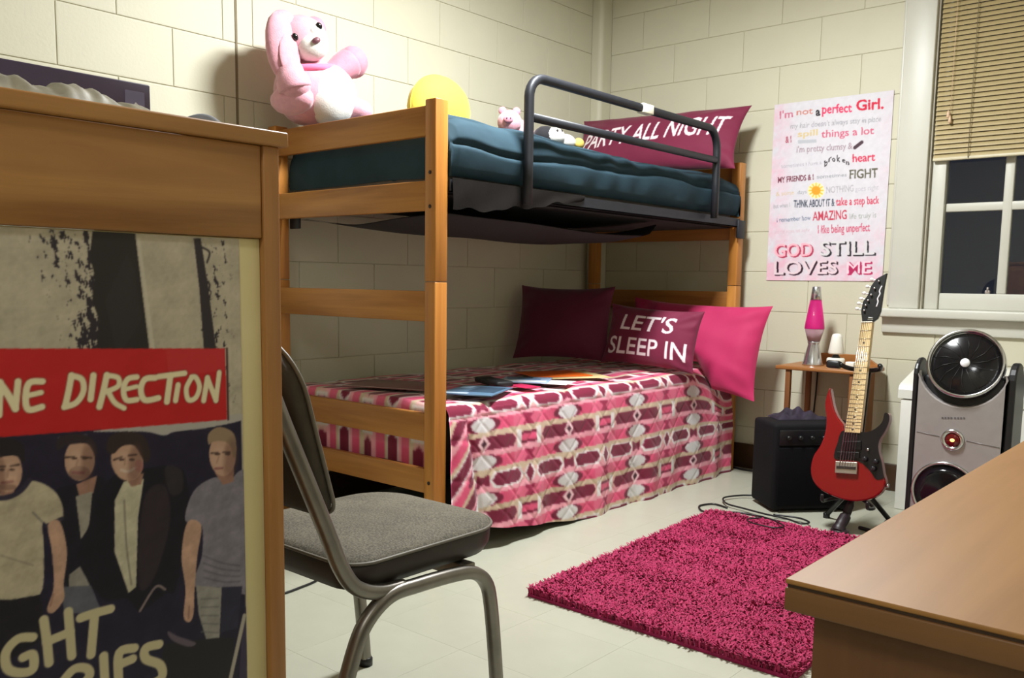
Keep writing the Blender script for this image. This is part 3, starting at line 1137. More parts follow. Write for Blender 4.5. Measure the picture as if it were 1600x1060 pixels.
spk = np.clip((sp + dens * 1.1 - 1.05) * 6, 0, 1) * np.clip(dens * 3, 0, 1)
c.c += (np.array([44, 38, 46.]) - c.c) * spk[..., None]
c.poly([(158, 300), (214, 300), (218, 372), (241, 560), (156, 560), (161, 500), (150, 470), (154, 430), (146, 400)], (38, 34, 36))
c.poly([(170, 470), (205, 395), (216, 420), (228, 500), (190, 560)], (50, 46, 50), 0.5)
c.poly([(309, 372), (320, 372), (332, 450), (346, 560), (326, 560), (318, 450)], (48, 42, 46))
for yy_ in (400, 450, 530):
    c.stroke([(322, yy_ - 14), (334, yy_ - 6), (330, yy_ + 10)], 3, (48, 42, 46))
c.poly([(220, 372), (225, 372), (250, 560), (244, 560)], (205, 198, 184), 0.5)
# night scene under the torn strip
NAVY = (34, 29, 50)
c.poly([(-400, 640), (200, 650), (383, 652), (400, 1400), (-400, 1400)], NAVY)
c.c += (c.cloud(14, 8) * 5)[..., None] * (AY > 690)[..., None]
c.spoly([(150, 676), (215, 668), (290, 660), (384, 648), (384, 658), (330, 670), (280, 676), (262, 682), (230, 676)], (170, 164, 160))
c.stroke([(98, 686), (140, 682)], 4, (90, 90, 104))
# people of the photo: plain young men walking
SK, SK2, TEE, GREY = (186, 148, 128), (150, 112, 98), (176, 164, 142), (128, 122, 132)
zp = lambda L, s=2.65, ox=0, oy=660: [(ox + a / s, oy + b / s) for a, b in L]
# second man, dark jacket over a pale shirt
c.spoly(zp([(240, 300), (330, 262), (430, 230), (470, 320), (470, 560), (400, 700), (290, 690), (250, 480)]), (26, 24, 36))
c.poly(zp([(330, 262), (418, 225), (402, 300), (345, 320)]), SK2)
c.poly(zp([(328, 312), (398, 292), (384, 440), (350, 492)]), (150, 142, 132))
c.poly(zp([(300, 640), (350, 600), (390, 690), (300, 700)]), (140, 134, 128))
c.poly(zp([(268, 690), (392, 684), (440, 800), (280, 800)]), (92, 92, 104))
c.oval(zp([(345, 160)])[0], 24, 33, SK, 0.05)
c.oval(zp([(345, 215)])[0], 17, 11, (104, 76, 70), 0.0, 0.6)
c.spoly(zp([(252, 120), (256, 70), (310, 52), (385, 62), (420, 110), (410, 150), (398, 120), (372, 92), (300, 96), (276, 110)]), (46, 36, 42))
c.stroke(zp([(282, 150), (322, 148)]), 3, (60, 42, 40))
c.stroke(zp([(352, 148), (394, 152)]), 3, (60, 42, 40))
c.stroke(zp([(338, 160), (330, 188)]), 3, SK2)
c.stroke(zp([(318, 212), (362, 214)]), 4, (120, 66, 70))
# first man, white ringer tee
c.spoly(zp([(-120, 330), (0, 300), (60, 316), (130, 250), (205, 265), (262, 320), (275, 405), (215, 432), (190, 425), (196, 560), (180, 722), (60, 746), (-120, 746)]), TEE)
c.c += (c.cloud(16, 4) * 6)[..., None] * ((AX < 100) & (AY > 770) & (AY < 935))[..., None]
c.stroke(zp([(150, 380), (190, 420)]), 3, (128, 120, 112))
c.stroke(zp([(20, 560), (150, 600)]), 3, (150, 140, 124))
c.stroke(zp([(205, 436), (272, 404)]), 6, (52, 46, 62))
c.spoly(zp([(212, 432), (262, 418), (292, 540), (278, 680), (282, 730), (262, 770), (230, 800), (208, 782), (236, 690), (228, 540)]), SK)
c.stroke(zp([(236, 720), (222, 770)]), 2.5, SK2)
c.poly(zp([(-120, 742), (60, 744), (182, 722), (205, 900), (-120, 1100)]), (28, 25, 34))
c.poly(zp([(-10, 250), (85, 240), (70, 300), (20, 312)]), SK2)
c.stroke(zp([(-40, 318), (40, 318), (98, 290), (136, 244)]), 8, (46, 40, 58))
c.oval(zp([(42, 205)])[0], 24, 34, SK, -0.06)
c.spoly(zp([(-40, 150), (-30, 80), (40, 70), (105, 90), (118, 150), (106, 172), (92, 150), (60, 142), (0, 152)]), (34, 28, 34))
c.stroke(zp([(0, 190), (34, 188)]), 3, (50, 36, 36))
c.stroke(zp([(58, 186), (92, 180)]), 3, (50, 36, 36))
c.stroke(zp([(48, 200), (44, 232)]), 3, SK2)
c.stroke(zp([(22, 256), (66, 250)]), 4, (126, 76, 76))
c.oval(zp([(42, 274)])[0], 16, 5, (116, 86, 78), 0, 0.6)
# third man, long dark coat over a white shirt
c.spoly(zp([(430, 300), (500, 218), (620, 196), (760, 190), (800, 300), (790, 420), (748, 690), (700, 720), (596, 792), (540, 740), (440, 740), (330, 565), (370, 470)]), (24, 22, 33))
c.spoly(zp([(620, 300), (700, 270), (720, 420), (660, 640), (596, 700), (590, 500)]), (58, 44, 52), 0.7)
c.spoly(zp([(700, 190), (765, 200), (770, 290), (720, 300)]), (62, 54, 58), 0.6)
c.poly(zp([(490, 330), (528, 250), (612, 238), (588, 400), (580, 690), (548, 716), (490, 545)]), (186, 178, 156))
c.stroke(zp([(530, 330), (540, 520), (560, 680)]), 3, (140, 130, 116))
c.stroke(zp([(596, 790), (660, 690), (700, 700)]), 4, (128, 112, 112))
c.poly(zp([(535, 235), (612, 215), (600, 262), (560, 272)]), SK2)
c.oval(zp([(542, 165)])[0], 25, 32, SK, -0.25)
c.spoly(zp([(455, 120), (470, 62), (540, 42), (610, 60), (640, 130), (625, 175), (604, 150), (570, 100), (520, 104), (486, 134)]), (50, 38, 38))
c.stroke(zp([(488, 160), (520, 148)]), 3, (60, 42, 40))
c.stroke(zp([(548, 142), (580, 138)]), 3, (60, 42, 40))
c.stroke(zp([(534, 152), (532, 180)]), 3, SK2)
c.stroke(zp([(518, 202), (548, 208), (580, 190)]), 4, (206, 186, 178))
c.oval(zp([(592, 185)])[0], 7, 10, (176, 98, 104), 0, 0.5)
# fourth man, grey-blue tee and light jeans
c.spoly(zp([(905, 232), (960, 252), (1020, 200), (1100, 240), (1100, 690), (920, 690), (818, 682), (852, 560), (850, 432), (783, 412), (818, 290)]), (124, 118, 130))
c.c += (c.cloud(20, 14) * 8)[..., None] * ((AX > 312) & (AY > 752) & (AY < 915))[..., None]
for k in range(4):
    c.stroke(zp([(860, 560 + 30 * k), (940, 590 + 26 * k), (1010, 600 + 22 * k)]), 2.5, (84, 78, 92), 0.6)
c.spoly(zp([(792, 420), (850, 432), (834, 560), (822, 700), (818, 800), (800, 836), (776, 812), (784, 700), (768, 560)]), SK)
c.stroke(zp([(800, 770), (796, 820)]), 2.5, SK2)
c.poly(zp([(828, 684), (935, 692), (925, 905), (872, 916), (838, 800)]), (142, 138, 132))
for k in range(5):
    c.stroke(zp([(850, 740 + 34 * k), (920, 736 + 36 * k)]), 2.5, (108, 104, 104), 0.7)
c.poly(zp([(935, 690), (1020, 686), (1000, 860), (930, 880)]), (44, 42, 62))
c.poly(zp([(905, 212), (985, 190), (985, 250), (940, 264)]), SK2)
c.oval(zp([(938, 140)])[0], 21, 33, SK, -0.05)
c.spoly(zp([(880, 96), (880, 50), (925, 22), (985, 50), (996, 130), (984, 150), (970, 100), (940, 82), (900, 84)]), (148, 124, 102))
c.stroke(zp([(892, 132), (918, 130)]), 3, (66, 48, 46))
c.stroke(zp([(940, 128), (968, 128)]), 3, (66, 48, 46))
c.stroke(zp([(922, 146), (914, 172)]), 2.5, SK2)
c.stroke(zp([(908, 196), (938, 194)]), 3.5, (132, 78, 80))
for (fx, fy, sgn) in ((16, 738, -1), (130, 720, 1), (204, 722, 1), (354, 713, 1)):
    c.oval((fx + sgn * 13, fy + 4), 9, 24, (96, 66, 58), 0.1 * sgn, 0.35, 0.5)
    c.oval((fx - sgn * 6, fy + 4), 9, 14, (206, 172, 152), 0.0, 0.25, 0.5)
    for ex in (-8, 8):
        c.oval((fx + ex, fy - 2), 4.6, 2.0, (58, 40, 38), 0, 0.8)
# cloth shading on shirts and coats
sh_ = c.cloud(13, 21)
c.c *= (1 + 0.13 * np.clip(sh_, -1, 1) * (AY > 745))[..., None]
# dark ground, light streak and the album words
c.poly([(262, 1010), (345, 1000), (372, 1000), (350, 1400), (200, 1400)], (36, 33, 38))
c.spoly([(268, 990), (285, 998), (312, 1008), (300, 1014), (275, 1004)], (96, 84, 96))
c.poly([(386, 965), (391, 950), (396, 1400), (360, 1400)], (60, 52, 74))
c.poly([(386, 962), (392, 962), (368, 1070), (362, 1070)], (170, 162, 150))
LT = (192, 180, 146)
zb = lambda L: [(a / 3.636, 900 + b / 3.636) for a, b in L]
for L in ([(205, 362), (120, 372), (52, 450), (60, 540), (130, 566), (205, 545), (205, 462), (150, 478)],
          [(268, 262), (286, 390), (298, 510)], [(408, 216), (418, 340), (428, 470)], [(285, 388), (420, 332)],
          [(478, 252), (560, 224), (650, 200)], [(558, 240), (548, 350), (538, 462)],
          [(372, 620), (440, 545), (510, 540), (530, 580), (480, 640)], [(610, 470), (614, 560), (618, 640)],
          [(785, 424), (700, 450), (694, 590), (700, 680)], [(695, 520), (775, 486)],
          [(925, 402), (850, 424), (850, 484), (930, 520), (940, 590), (860, 640)]):
    c.stroke(zb(L), 14.5, LT)
# red banner with the brushed name
c.poly([(-400, 546), (358, 545), (361, 657), (180, 672), (-10, 686), (-400, 706)], (186, 30, 34))
c.c += (c.cloud(7, 5) * 5)[..., None] * ((AY > 548) & (AY < 680) & (AX < 358))[..., None]
c.poly([(265, 547), (357, 546), (358, 580), (270, 590)], (196, 56, 62), 0.5)
c.stroke([(361, 545), (363, 657)], 3, (60, 30, 32), sm=False)
zn = lambda L: [(a / 4.0, 540 + b / 4.0) for a, b in L]
CR = (226, 214, 178)
LET = [([(12, 440), (20, 235)], 40), ([(20, 240), (70, 310), (118, 400)], 40), ([(118, 400), (135, 228)], 36),
       ([(288, 228), (205, 238), (182, 330), (200, 405), (285, 388)], 36), ([(195, 318), (280, 298)], 30),
       ([(470, 190), (452, 290), (430, 385)], 36), ([(470, 192), (535, 215), (545, 290), (500, 362), (425, 390)], 34),
       ([(608, 190), (590, 340)], 36), ([(692, 188), (670, 290), (645, 388)], 36), ([(690, 190), (762, 205), (762, 258), (690, 292)], 30),
       ([(700, 290), (740, 360), (800, 396)], 30), ([(880, 200), (822, 214), (796, 280), (815, 345), (880, 342)], 32), ([(815, 276), (878, 260)], 26),
       ([(995, 205), (930, 215), (905, 280), (930, 345), (1015, 332)], 34), ([(1015, 198), (1180, 176)], 32), ([(1090, 190), (1068, 355)], 36),
       ([(1138, 250), (1122, 348)], 32), ([(1225, 200), (1190, 270), (1202, 342), (1248, 330), (1272, 262), (1250, 204), (1222, 200)], 30),
       ([(1298, 348), (1322, 205)], 32), ([(1322, 205), (1375, 348)], 30), ([(1375, 345), (1396, 172)], 30),
       ([(-60, 240), (-120, 260), (-140, 340), (-110, 430), (-50, 430), (-30, 330), (-60, 240)], 36)]
for L, wd in LET:
    c.stroke(zn(L), wd * 0.29 + 2.5, (80, 40, 30), 0.55)
for L, wd in LET:
    c.stroke(zn(L), wd * 0.29, CR)
c.blur(1)
U, V = c.uv()
yy = PY1_ - PW + PW * U
P = np.stack([np.full(U.shape, WX - 0.0108) + 0.0004 * lump(np.stack([U * 3, V * 3, U], -1), 2.0), yy, PZ1 - PH + PH * V], -1)
o = MB().grid(P).build('poster', printed('poster_gloss', 0.45, spec=0.35), color=c.linear())
tag(o, 'band poster with a red ONE DIRECTION banner on the cabinet back', 'poster')

# things lying on the cabinet top
zt = 1.184
T = Thing('box', 'dark purple product box lying at the back of the cabinet top', 'box', (1.72, -3.83, zt))
T.part(MB().box((1.60, -4.00, zt), (1.76, -3.682, zt + 0.075), 0.002), 'carton', plain('purple_card', (74, 62, 88), 0.45, var=0.1, scale=12))
T.part(MB().box((1.7602, -3.722, zt + 0.018), (1.7608, -3.692, zt + 0.062)), 'label', plain('carton_label', (118, 114, 150), 0.5), 'blue violet label panel')
T.part(MB().box((1.7609, -3.712, zt + 0.030), (1.7613, -3.702, zt + 0.036), mtx=Matrix.Translation((0, -3.707, zt + 0.04)) @ Matrix.Rotation(0.9, 4, 'X') @ Matrix.Translation((0, 3.707, -zt - 0.033))), 'mark', plain('white_mark', (225, 222, 230), 0.5), 'white slanted mark')
ny, nx = 30, 110
P = np.zeros((ny, nx, 3))
for i, a in enumerate(np.linspace(0, 1, ny)):
    for j, b_ in enumerate(np.linspace(0, 1, nx)):
        x = 1.905 - 0.15 * a
        y = -4.16 + 0.425 * b_
        env = min(1.0, 5 * a) ** 0.6 * min(1.0, 4 * (1 - a)) ** 0.6 * min(1.0, 9 * b_) ** 0.6 * min(1.0, 6 * (1 - b_)) ** 0.6
        pt = np.array([x * 1.0, y, 0.3])
        nz = 0.55 + 0.30 * float(lump(pt, 26.0)) + 0.22 * float(lump(pt + 5, 61.0)) + 0.12 * float(lump(pt + 9, 130.0))
        P[i, j] = (x + 0.006 * math.sin(21 * b_) * (1 - a), y + 0.006 * math.sin(15 * a), zt + 0.001 + 0.040 * max(0.04, nz) * env)
o = MB().grid(P).build('plastic_bag', plain('bag_film', (150, 144, 128), 0.5, var=0.25, scale=22, bump=0.3, bscale=40))
tag(o, 'crumpled greyish plastic bag lying in front of the purple box', 'bag')
P = np.zeros((16, 30, 3))
for i, a in enumerate(np.linspace(0, 1, 16)):
    for j, b_ in enumerate(np.linspace(0, 1, 30)):
        hgt = (0.020 * math.exp(-((b_ - 0.22) / 0.16) ** 2) + 0.017 * math.sin(PI * b_) ** 0.5) * math.sin(PI * a) ** 0.4
        P[i, j] = (1.70 + 0.16 * a, -3.665 + 0.115 * b_ + 0.02 * a, zt + 0.001 + hgt * (1 + 0.12 * math.sin(17 * b_ + 5 * a)))
o = MB().grid(P).build('cloth', plain('grey_cloth', (140, 142, 152), 0.8, var=0.12, bump=0.2))
tag(o, 'folded grey cloth lying at the right end of the cabinet top', 'cloth')
P = np.zeros((10, 40, 3))
for i, a in enumerate(np.linspace(0, 1, 10)):
    for j, b_ in enumerate(np.linspace(0, 1, 40)):
        P[i, j] = (1.62 + 0.12 * a, -3.995 + 0.25 * b_, zt + 0.0762 + 0.011 * math.sin(PI * a) * (0.5 + 0.5 * math.sin(11 * b_ + 1)) * math.sin(PI * b_))
o = MB().grid(P).build('paper', plain('white_paper', (232, 226, 226), 0.6, var=0.03))
tag(o, 'wavy white paper lying on top of the purple box', 'paper')

# ------------------------------------------------------------------ desk at the right
T = Thing('desk', 'wooden desk with a pale top at the lower right', 'desk', (3.13, -3.08, 0))
DX0, DX1, DY0, DY1, DZ = 2.822, 3.45, -3.752, -2.42, 0.752
T.part(MB().box((DX0, DY0 + 0.0005, DZ - 0.004), (DX1, DY1, DZ), 0.0012), 'desk_top', M_DESK)
T.part(MB().box((DX0 + 0.0015, DY0 + 0.002, DZ - 0.0065), (DX1, DY1, DZ - 0.004)), 'edge_groove', M_EDGE_LINE)
T.part(MB().box((DX0, DY0, DZ - 0.0245), (DX1, DY1, DZ - 0.0066), 0.0015), 'edge_band', M_DESK_EDGE)
T.part(MB().box((DX0 + 0.018, DY0 + 0.014, 0.0), (DX1 - 0.01, DY0 + 0.036, DZ - 0.0247), 0.0015), 'end_panel', M_DESK_DK)
T.part(MB().box((DX0 + 0.018, DY1 - 0.036, 0.0), (DX1 - 0.01, DY1 - 0.014, DZ - 0.0247), 0.0015), 'end_panel', M_DESK_DK)
T.part(MB().box((DX1 - 0.04, DY0 + 0.037, 0.25), (DX1 - 0.02, DY1 - 0.037, DZ - 0.0247), 0.0015), 'modesty_panel', M_DESK_DK)
T.part(MB().box((DX0 + 0.06, DY0 + 0.037, DZ - 0.10), (DX0 + 0.078, DY1 - 0.037, DZ - 0.0247), 0.0015), 'apron', M_DESK_DK)

# ------------------------------------------------------------------ chair
T = Thing('chair', 'steel framed stacking chair with a grey brown padded seat beside the cabinet', 'chair', (1.645, -3.15, 0))
M_UPH, nt, b = new_mat('tweed')
mp = mapped(nt, (1, 1, 1))
n = nt.nodes.new('ShaderNodeTexNoise')
n.inputs['Scale'].default_value = 260
n.inputs['Detail'].default_value = 2
nt.links.new(mp.outputs[0], n.inputs['Vector'])
n2 = nt.nodes.new('ShaderNodeTexNoise')
n2.inputs['Scale'].default_value = 9
nt.links.new(mp.outputs[0], n2.inputs['Vector'])
mx = nt.nodes.new('ShaderNodeMath')
mx.operation = 'MULTIPLY_ADD'
nt.links.new(n.outputs['Fac'], mx.inputs[0])
mx.inputs[1].default_value = 0.75
m2 = nt.nodes.new('ShaderNodeMath')
m2.operation = 'MULTIPLY'
m2.inputs[1].default_value = 0.25
nt.links.new(n2.outputs['Fac'], m2.inputs[0])
nt.links.new(m2.outputs[0], mx.inputs[2])
r = nt.nodes.new('ShaderNodeValToRGB')
r.color_ramp.elements[0].position, r.color_ramp.elements[1].position = 0.36, 0.64
r.color_ramp.elements[0].color, r.color_ramp.elements[1].color = rgba((66, 61, 52)), rgba((112, 105, 90))
nt.links.new(mx.outputs[0], r.inputs['Fac'])
nt.links.new(r.outputs['Color'], b.inputs['Base Color'])
b.inputs['Roughness'].default_value = 0.85
add_bump(nt, b, n.outputs['Fac'], 0.25, 0.001)
M_VINYL = plain('dark_vinyl', (46, 38, 34), 0.5, var=0.12, scale=12)
sx0, sx1, sy0, sy1 = 1.425, 1.850, -3.370, -2.925


def seat_outline(g=0.0, rf=0.11, rr=0.06):
    x0, x1, y0, y1 = sx0 + g, sx1 - g, sy0 + g, sy1 - g
    o_ = []
    for (cx, cy, r_, a0) in ((x1 - rr, y0 + rr, rr, -PI / 2), (x1 - rf, y1 - rf, rf, 0), (x0 + rf, y1 - rf, rf, PI / 2), (x0 + rr, y0 + rr, rr, PI)):
        o_ += [(cx + r_ * math.cos(a0 + PI / 2 * k / 8), cy + r_ * math.sin(a0 + PI / 2 * k / 8)) for k in range(9)]
    return o_


def loft(mb, rings, cap0=True, cap1=True):
    k = len(rings[0])
    vs = [p for ring in rings for p in ring]
    fs = []
    for i in range(len(rings) - 1):
        for j in range(k):
            fs.append((i * k + j, i * k + (j + 1) % k, (i + 1) * k + (j + 1) % k, (i + 1) * k + j))
    if cap0:
        fs.append(tuple(range(k - 1, -1, -1)))
    if cap1:
        fs.append(tuple((len(rings) - 1) * k + j for j in range(k)))
    return mb.add(vs, fs, True)


rings = []
for g, z in ((0.0, 0.445), (0.004, 0.451), (0.018, 0.457), (0.06, 0.462), (0.11, 0.464), (0.16, 0.465), (0.205, 0.4655)):
    rings.append([(x, y, z) for x, y in seat_outline(g, max(0.004, 0.11 - g * 0.5), max(0.004, 0.06 - g * 0.28))])
T.part(loft(MB(), rings, False), 'seat', M_UPH)
rings = []
for g, z in ((0.03, 0.385), (0.010, 0.392), (0.002, 0.41), (0.0, 0.438), (0.003, 0.445)):
    rings.append([(x, y, z) for x, y in seat_outline(g)])
T.part(loft(MB(), rings, True, True), 'seat_side', M_VINYL, 'dark brown vinyl side of the seat')
T.part(MB().tube([(x, y, 0.446) for x, y in seat_outline(-0.001)], 0.0035, 8, closed=True), 'piping', plain('piping', (104, 98, 88), 0.5))
# two side frames: an arch making front and rear leg, and the back post curving up from it
for sx, sg in ((1.862, 1), (1.413, -1)):
    leg = [(-3.475, 0.0), (-3.425, 0.155), (-3.378, 0.29)] + [(-3.345, 0.345), (-3.29, 0.378), (-3.22, 0.380)] + [(-3.12, 0.376), (-3.06, 0.366), (-3.02, 0.335), (-3.003, 0.28), (-2.985, 0.14), (-2.972, 0.0)]
    leg = smooth_path([(sx, y, z) for y, z in leg], 5)
    T.part(MB().tube(leg, 0.0145, 12, squash=0.75), 'leg_frame', M_STEEL)
    post = [(-3.25, 0.384), (-3.31, 0.388), (-3.365, 0.41), (-3.40, 0.455), (-3.432, 0.53), (-3.480, 0.64), (-3.528, 0.75), (-3.562, 0.835)]
    post = smooth_path([(sx - sg * 0.006, y, z) for y, z in post], 5)
    T.part(MB().tube(post, 0.0145, 12, squash=0.75), 'back_post', M_STEEL)
    for y in (-3.473, -2.972):
        T.part(MB().lathe([(0.0, 0.0), (0.018, 0.0), (0.018, 0.018), (0.0155, 0.022), (0.0, 0.022)], 14, Matrix.Translation((sx, y, 0.0))), 'foot_cap', M_BLACK)
T.part(MB().box((1.42, -3.075, 0.352), (1.855, -3.045, 0.384), 0.003).box((1.42, -3.27, 0.360), (1.855, -3.245, 0.384), 0.003), 'cross_bar', M_STEEL)
# padded back
rings = []
for d, g in ((0.0, 0.012), (0.006, 0.0), (0.030, 0.0), (0.040, 0.008), (0.044, 0.03)):
    ring = []
    W2, zb0, zb1 = 0.205 - g, 0.552 + g, 0.868 - g
    for (cx, cz, r_, a0) in ((W2 - 0.03, zb0 + 0.03, 0.03, -PI / 2), (W2 - 0.10, zb1 - 0.10, 0.10, 0), (-W2 + 0.10, zb1 - 0.10, 0.10, PI / 2), (-W2 + 0.03, zb0 + 0.03, 0.03, PI)):
        for k in range(9):
            a = a0 + PI / 2 * k / 8
            x, z = cx + r_ * math.cos(a), cz + r_ * math.sin(a)
            lean = -3.424 - (z - 0.53) * 0.28
            ring.append((1.6375 + x, lean + d - 0.004, z))
    rings.append(ring)
T.part(loft(MB(), rings[::-1] if False else rings), 'backrest', plain('back_cloth', (66, 58, 48), 0.8, var=0.12, bump=0.2, bscale=200))
ring = rings[2]
T.part(MB().tube([(p[0] + (0.002 if p[0] > 1.64 else -0.002), p[1] + 0.004, p[2]) for p in ring], 0.004, 8, closed=True), 'piping', plain('piping_back', (112, 106, 96), 0.5))

# ------------------------------------------------------------------ rug
def rug_edge(u, v):
    a = np.array([1.40, -2.31]); b_ = np.array([1.345, -1.03]); c_ = np.array([2.215, -1.01]); d = np.array([2.262, -2.325])
    return a * (1 - u) * (1 - v) + b_ * (1 - u) * v + c_ * u * v + d * u * (1 - v)


T = Thing('rug', 'hot pink shaggy rug on the pale tile floor', 'rug', (1.80, -1.67, 0))
corn = [rug_edge(u, v) for u, v in ((0, 0), (1, 0), (1, 1), (0, 1))]
vs = [(p[0], p[1], z) for z in (0.0005, 0.010) for p in corn]
T.part(MB().add(vs, [(0, 1, 2, 3)[::-1], (4, 5, 6, 7), (0, 1, 5, 4), (1, 2, 6, 5), (2, 3, 7, 6), (3, 0, 4, 7)], False), 'backing', plain('rug_backing', (150, 22, 78), 0.9))
NT = 72000
u, v = rng.random(NT), rng.random(NT)
a = np.array([1.40, -2.31]); b_ = np.array([1.345, -1.03]); c_ = np.array([2.215, -1.01]); d = np.array([2.262, -2.325])
q = a * ((1 - u) * (1 - v))[:, None] + b_ * ((1 - u) * v)[:, None] + c_ * (u * v)[:, None] + d * (u * (1 - v))[:, None]
ang = 2 * PI * rng.random(NT) * 0.9 + 2.5 * lump(np.stack([q[:, 0], q[:, 1], q[:, 0] * 0], -1), 9.0)
le = 0.016 + 0.012 * rng.random(NT) + 0.005 * lump(np.stack([q[:, 0], q[:, 1], q[:, 0] * 0 + 1], -1), 14.0)
lean = 0.35 + 0.5 * rng.random(NT)
dx, dy = np.cos(ang), np.sin(ang)
wd = 0.0022 + 0.001 * rng.random(NT)
base = np.c_[q, np.full(NT, 0.008)]
mid = base + np.c_[dx * le * 0.25 * lean, dy * le * 0.25 * lean, le * 0.65]
tip = base + np.c_[dx * le * 0.85 * lean, dy * le * 0.85 * lean, le * (1.0 - 0.25 * lean)]
sd = np.c_[-dy, dx, np.zeros(NT)]
V = np.stack([base - sd * wd[:, None], base + sd * wd[:, None], mid + sd * wd[:, None], mid - sd * wd[:, None], tip + sd * wd[:, None] * .6, tip - sd * wd[:, None] * .6], 1).reshape(-1, 3)
i6 = np.arange(NT)[:, None] * 6
Fq = np.concatenate([i6 + np.array([0, 1, 2, 3]), i6 + np.array([3, 2, 4, 5])], 0)
pile = T.part(MB().add(V, Fq.tolist(), True), 'pile', plain('rug_pile', (170, 30, 84), 0.75, var=0.15, scale=60, sheen=0.15), kind='stuff')

# ------------------------------------------------------------------ quote poster on the wall by the window
QX, QZ, QW, QH = 1.073, 0.997, 0.582, 0.881
art = [((1211, 163), (0, QH)), ((1396, 142.5), (0.577, 0.877)), ((1198.5, 437.5), (0.002, 0.002)), ((1381, 440.7), (0.586, -0.002))]
c = Canvas(QW, QH, 0.0021, (212, 209, 217), art)
cl = c.cloud(3.2, 2)
U, V = c.uv()
edge = np.clip(1 - U / 0.22, 0, 1) * 0.8 + np.clip(1 - V / 0.30, 0, 1) * 1.0 + np.clip((U - 0.85) / 0.15, 0, 1) * 0.25
pk = np.clip(edge * (0.55 + 1.1 * cl) + 0.15 * np.clip(cl - 0.25, 0, 1), 0, 1)
c.c += (np.array([236, 160, 184.]) - c.c) * (pk * 0.55)[..., None]
c.c += (c.cloud(11, 9) * 7)[..., None]
A5 = lambda x, y: (1200 + x / 6.625, 140 + y / 6.625)
A6 = lambda x, y: (1200 + x / 6.425, 280 + y / 6.425)


def line(txt, f, p0, p1, h, col, bold=0.0, al=1.0, slant=0.0):
    k = 6.625 if f is A5 else 6.425
    c.text(txt, f(*p0), f(*p1), h / k, col, bold, al, slant)


line("I'm", A5, (125, 298), (262, 280), 78, (196, 104, 130), 0.01)
line('not', A5, (300, 262), (470, 245), 66, (200, 128, 118), 0.012)
line('a', A5, (500, 268), (545, 264), 84, (40, 34, 40), 0.03)
line('perfect', A5, (565, 246), (872, 230), 92, (222, 52, 96), 0.02)
line('Girl.', A5, (918, 216), (1200, 196), 108, (206, 30, 62), 0.025)
line("my hair doesn't always stay in place", A5, (236, 402), (1172, 330), 58, (150, 150, 160), 0.0, 0.9, 0.1)
line('& I', A5, (185, 548), (245, 540), 66, (170, 80, 100), 0.02)
line('spill', A5, (310, 488), (520, 468), 62, (212, 190, 140), 0.02)
line('things a lot', A5, (558, 496), (1100, 458), 78, (206, 96, 124), 0.012)
c.poly([A5(312, 520), A5(505, 512), A5(508, 545), A5(316, 556)], (176, 180, 188), 0.8)
line("i'm pretty clumsy &", A5, (300, 650), (880, 612), 66, (160, 138, 150), 0.008)
c.stroke([A5(905, 600), A5(975, 545)], 5.5, (72, 52, 62), sm=False)
line('sometimes i have a', A5, (140, 810), (560, 770), 42, (172, 170, 180), 0.0)
for ch, p, h_ in (('b', (588, 800), 62), ('r', (632, 752), 56), ('o', (668, 738), 52), ('k', (718, 740), 66), ('e', (772, 748), 48), ('n', (812, 772), 48)):
    line(ch, A5, p, (p[0] + 34, p[1] + (-26 if ch in 'br' else 8)), h_, (62, 56, 62), 0.025)
line('heart', A5, (880, 750), (1112, 736), 84, (208, 54, 84), 0.02)
line('MY FRIENDS & I', A5, (106, 962), (475, 932), 58, (110, 44, 62), 0.02)
line('sometimes', A5, (510, 920), (820, 898), 38, (150, 152, 160), 0.006)
line('FIGHT', A5, (850, 922), (1142, 906), 92, (92, 88, 72), 0.02)
line('& some', A6, (85, 168), (265, 150), 42, (208, 186, 150), 0.006)
line('days', A6, (300, 148), (392, 140), 36, (158, 160, 168), 0.004)
c.oval(A6(487, 112), 13, 12.5, (246, 232, 170), 0, 0.8)
for k in range(12):
    a = k * PI / 6
    p = A6(487, 112)
    c.stroke([(p[0] + 7 * math.cos(a), p[1] + 7 * math.sin(a)), (p[0] + 11 * math.cos(a), p[1] + 11 * math.sin(a))], 2.2, (236, 190, 70), sm=False)
c.oval(A6(487, 112), 7, 6.8, (224, 156, 40))
line('NOTHING', A6, (590, 140), (865, 122), 66, (172, 168, 176), 0.008)
line('goes right', A6, (880, 124), (1115, 104), 52, (182, 178, 188), 0.0)
line('but when I', A6, (60, 292), (222, 276), 44, (158, 160, 168), 0.004)
line('THINK ABOUT IT &', A6, (262, 285), (672, 268), 74, (70, 76, 92), 0.02)
line('take a step back', A6, (688, 264), (1122, 246), 78, (204, 66, 92), 0.016)
line('i remember how', A6, (92, 432), (432, 408), 46, (112, 122, 146), 0.008)
line('AMAZING', A6, (452, 416), (795, 400), 92, (190, 62, 84), 0.014)
line('life truly is', A6, (822, 402), (1092, 384), 56, (160, 164, 160), 0.004)
line('and that maybe, just maybe', A6, (70, 548), (420, 528), 40, (206, 178, 190), 0.0)
line('I like being unperfect', A6, (505, 545), (1028, 522), 84, (200, 84, 112), 0.014)
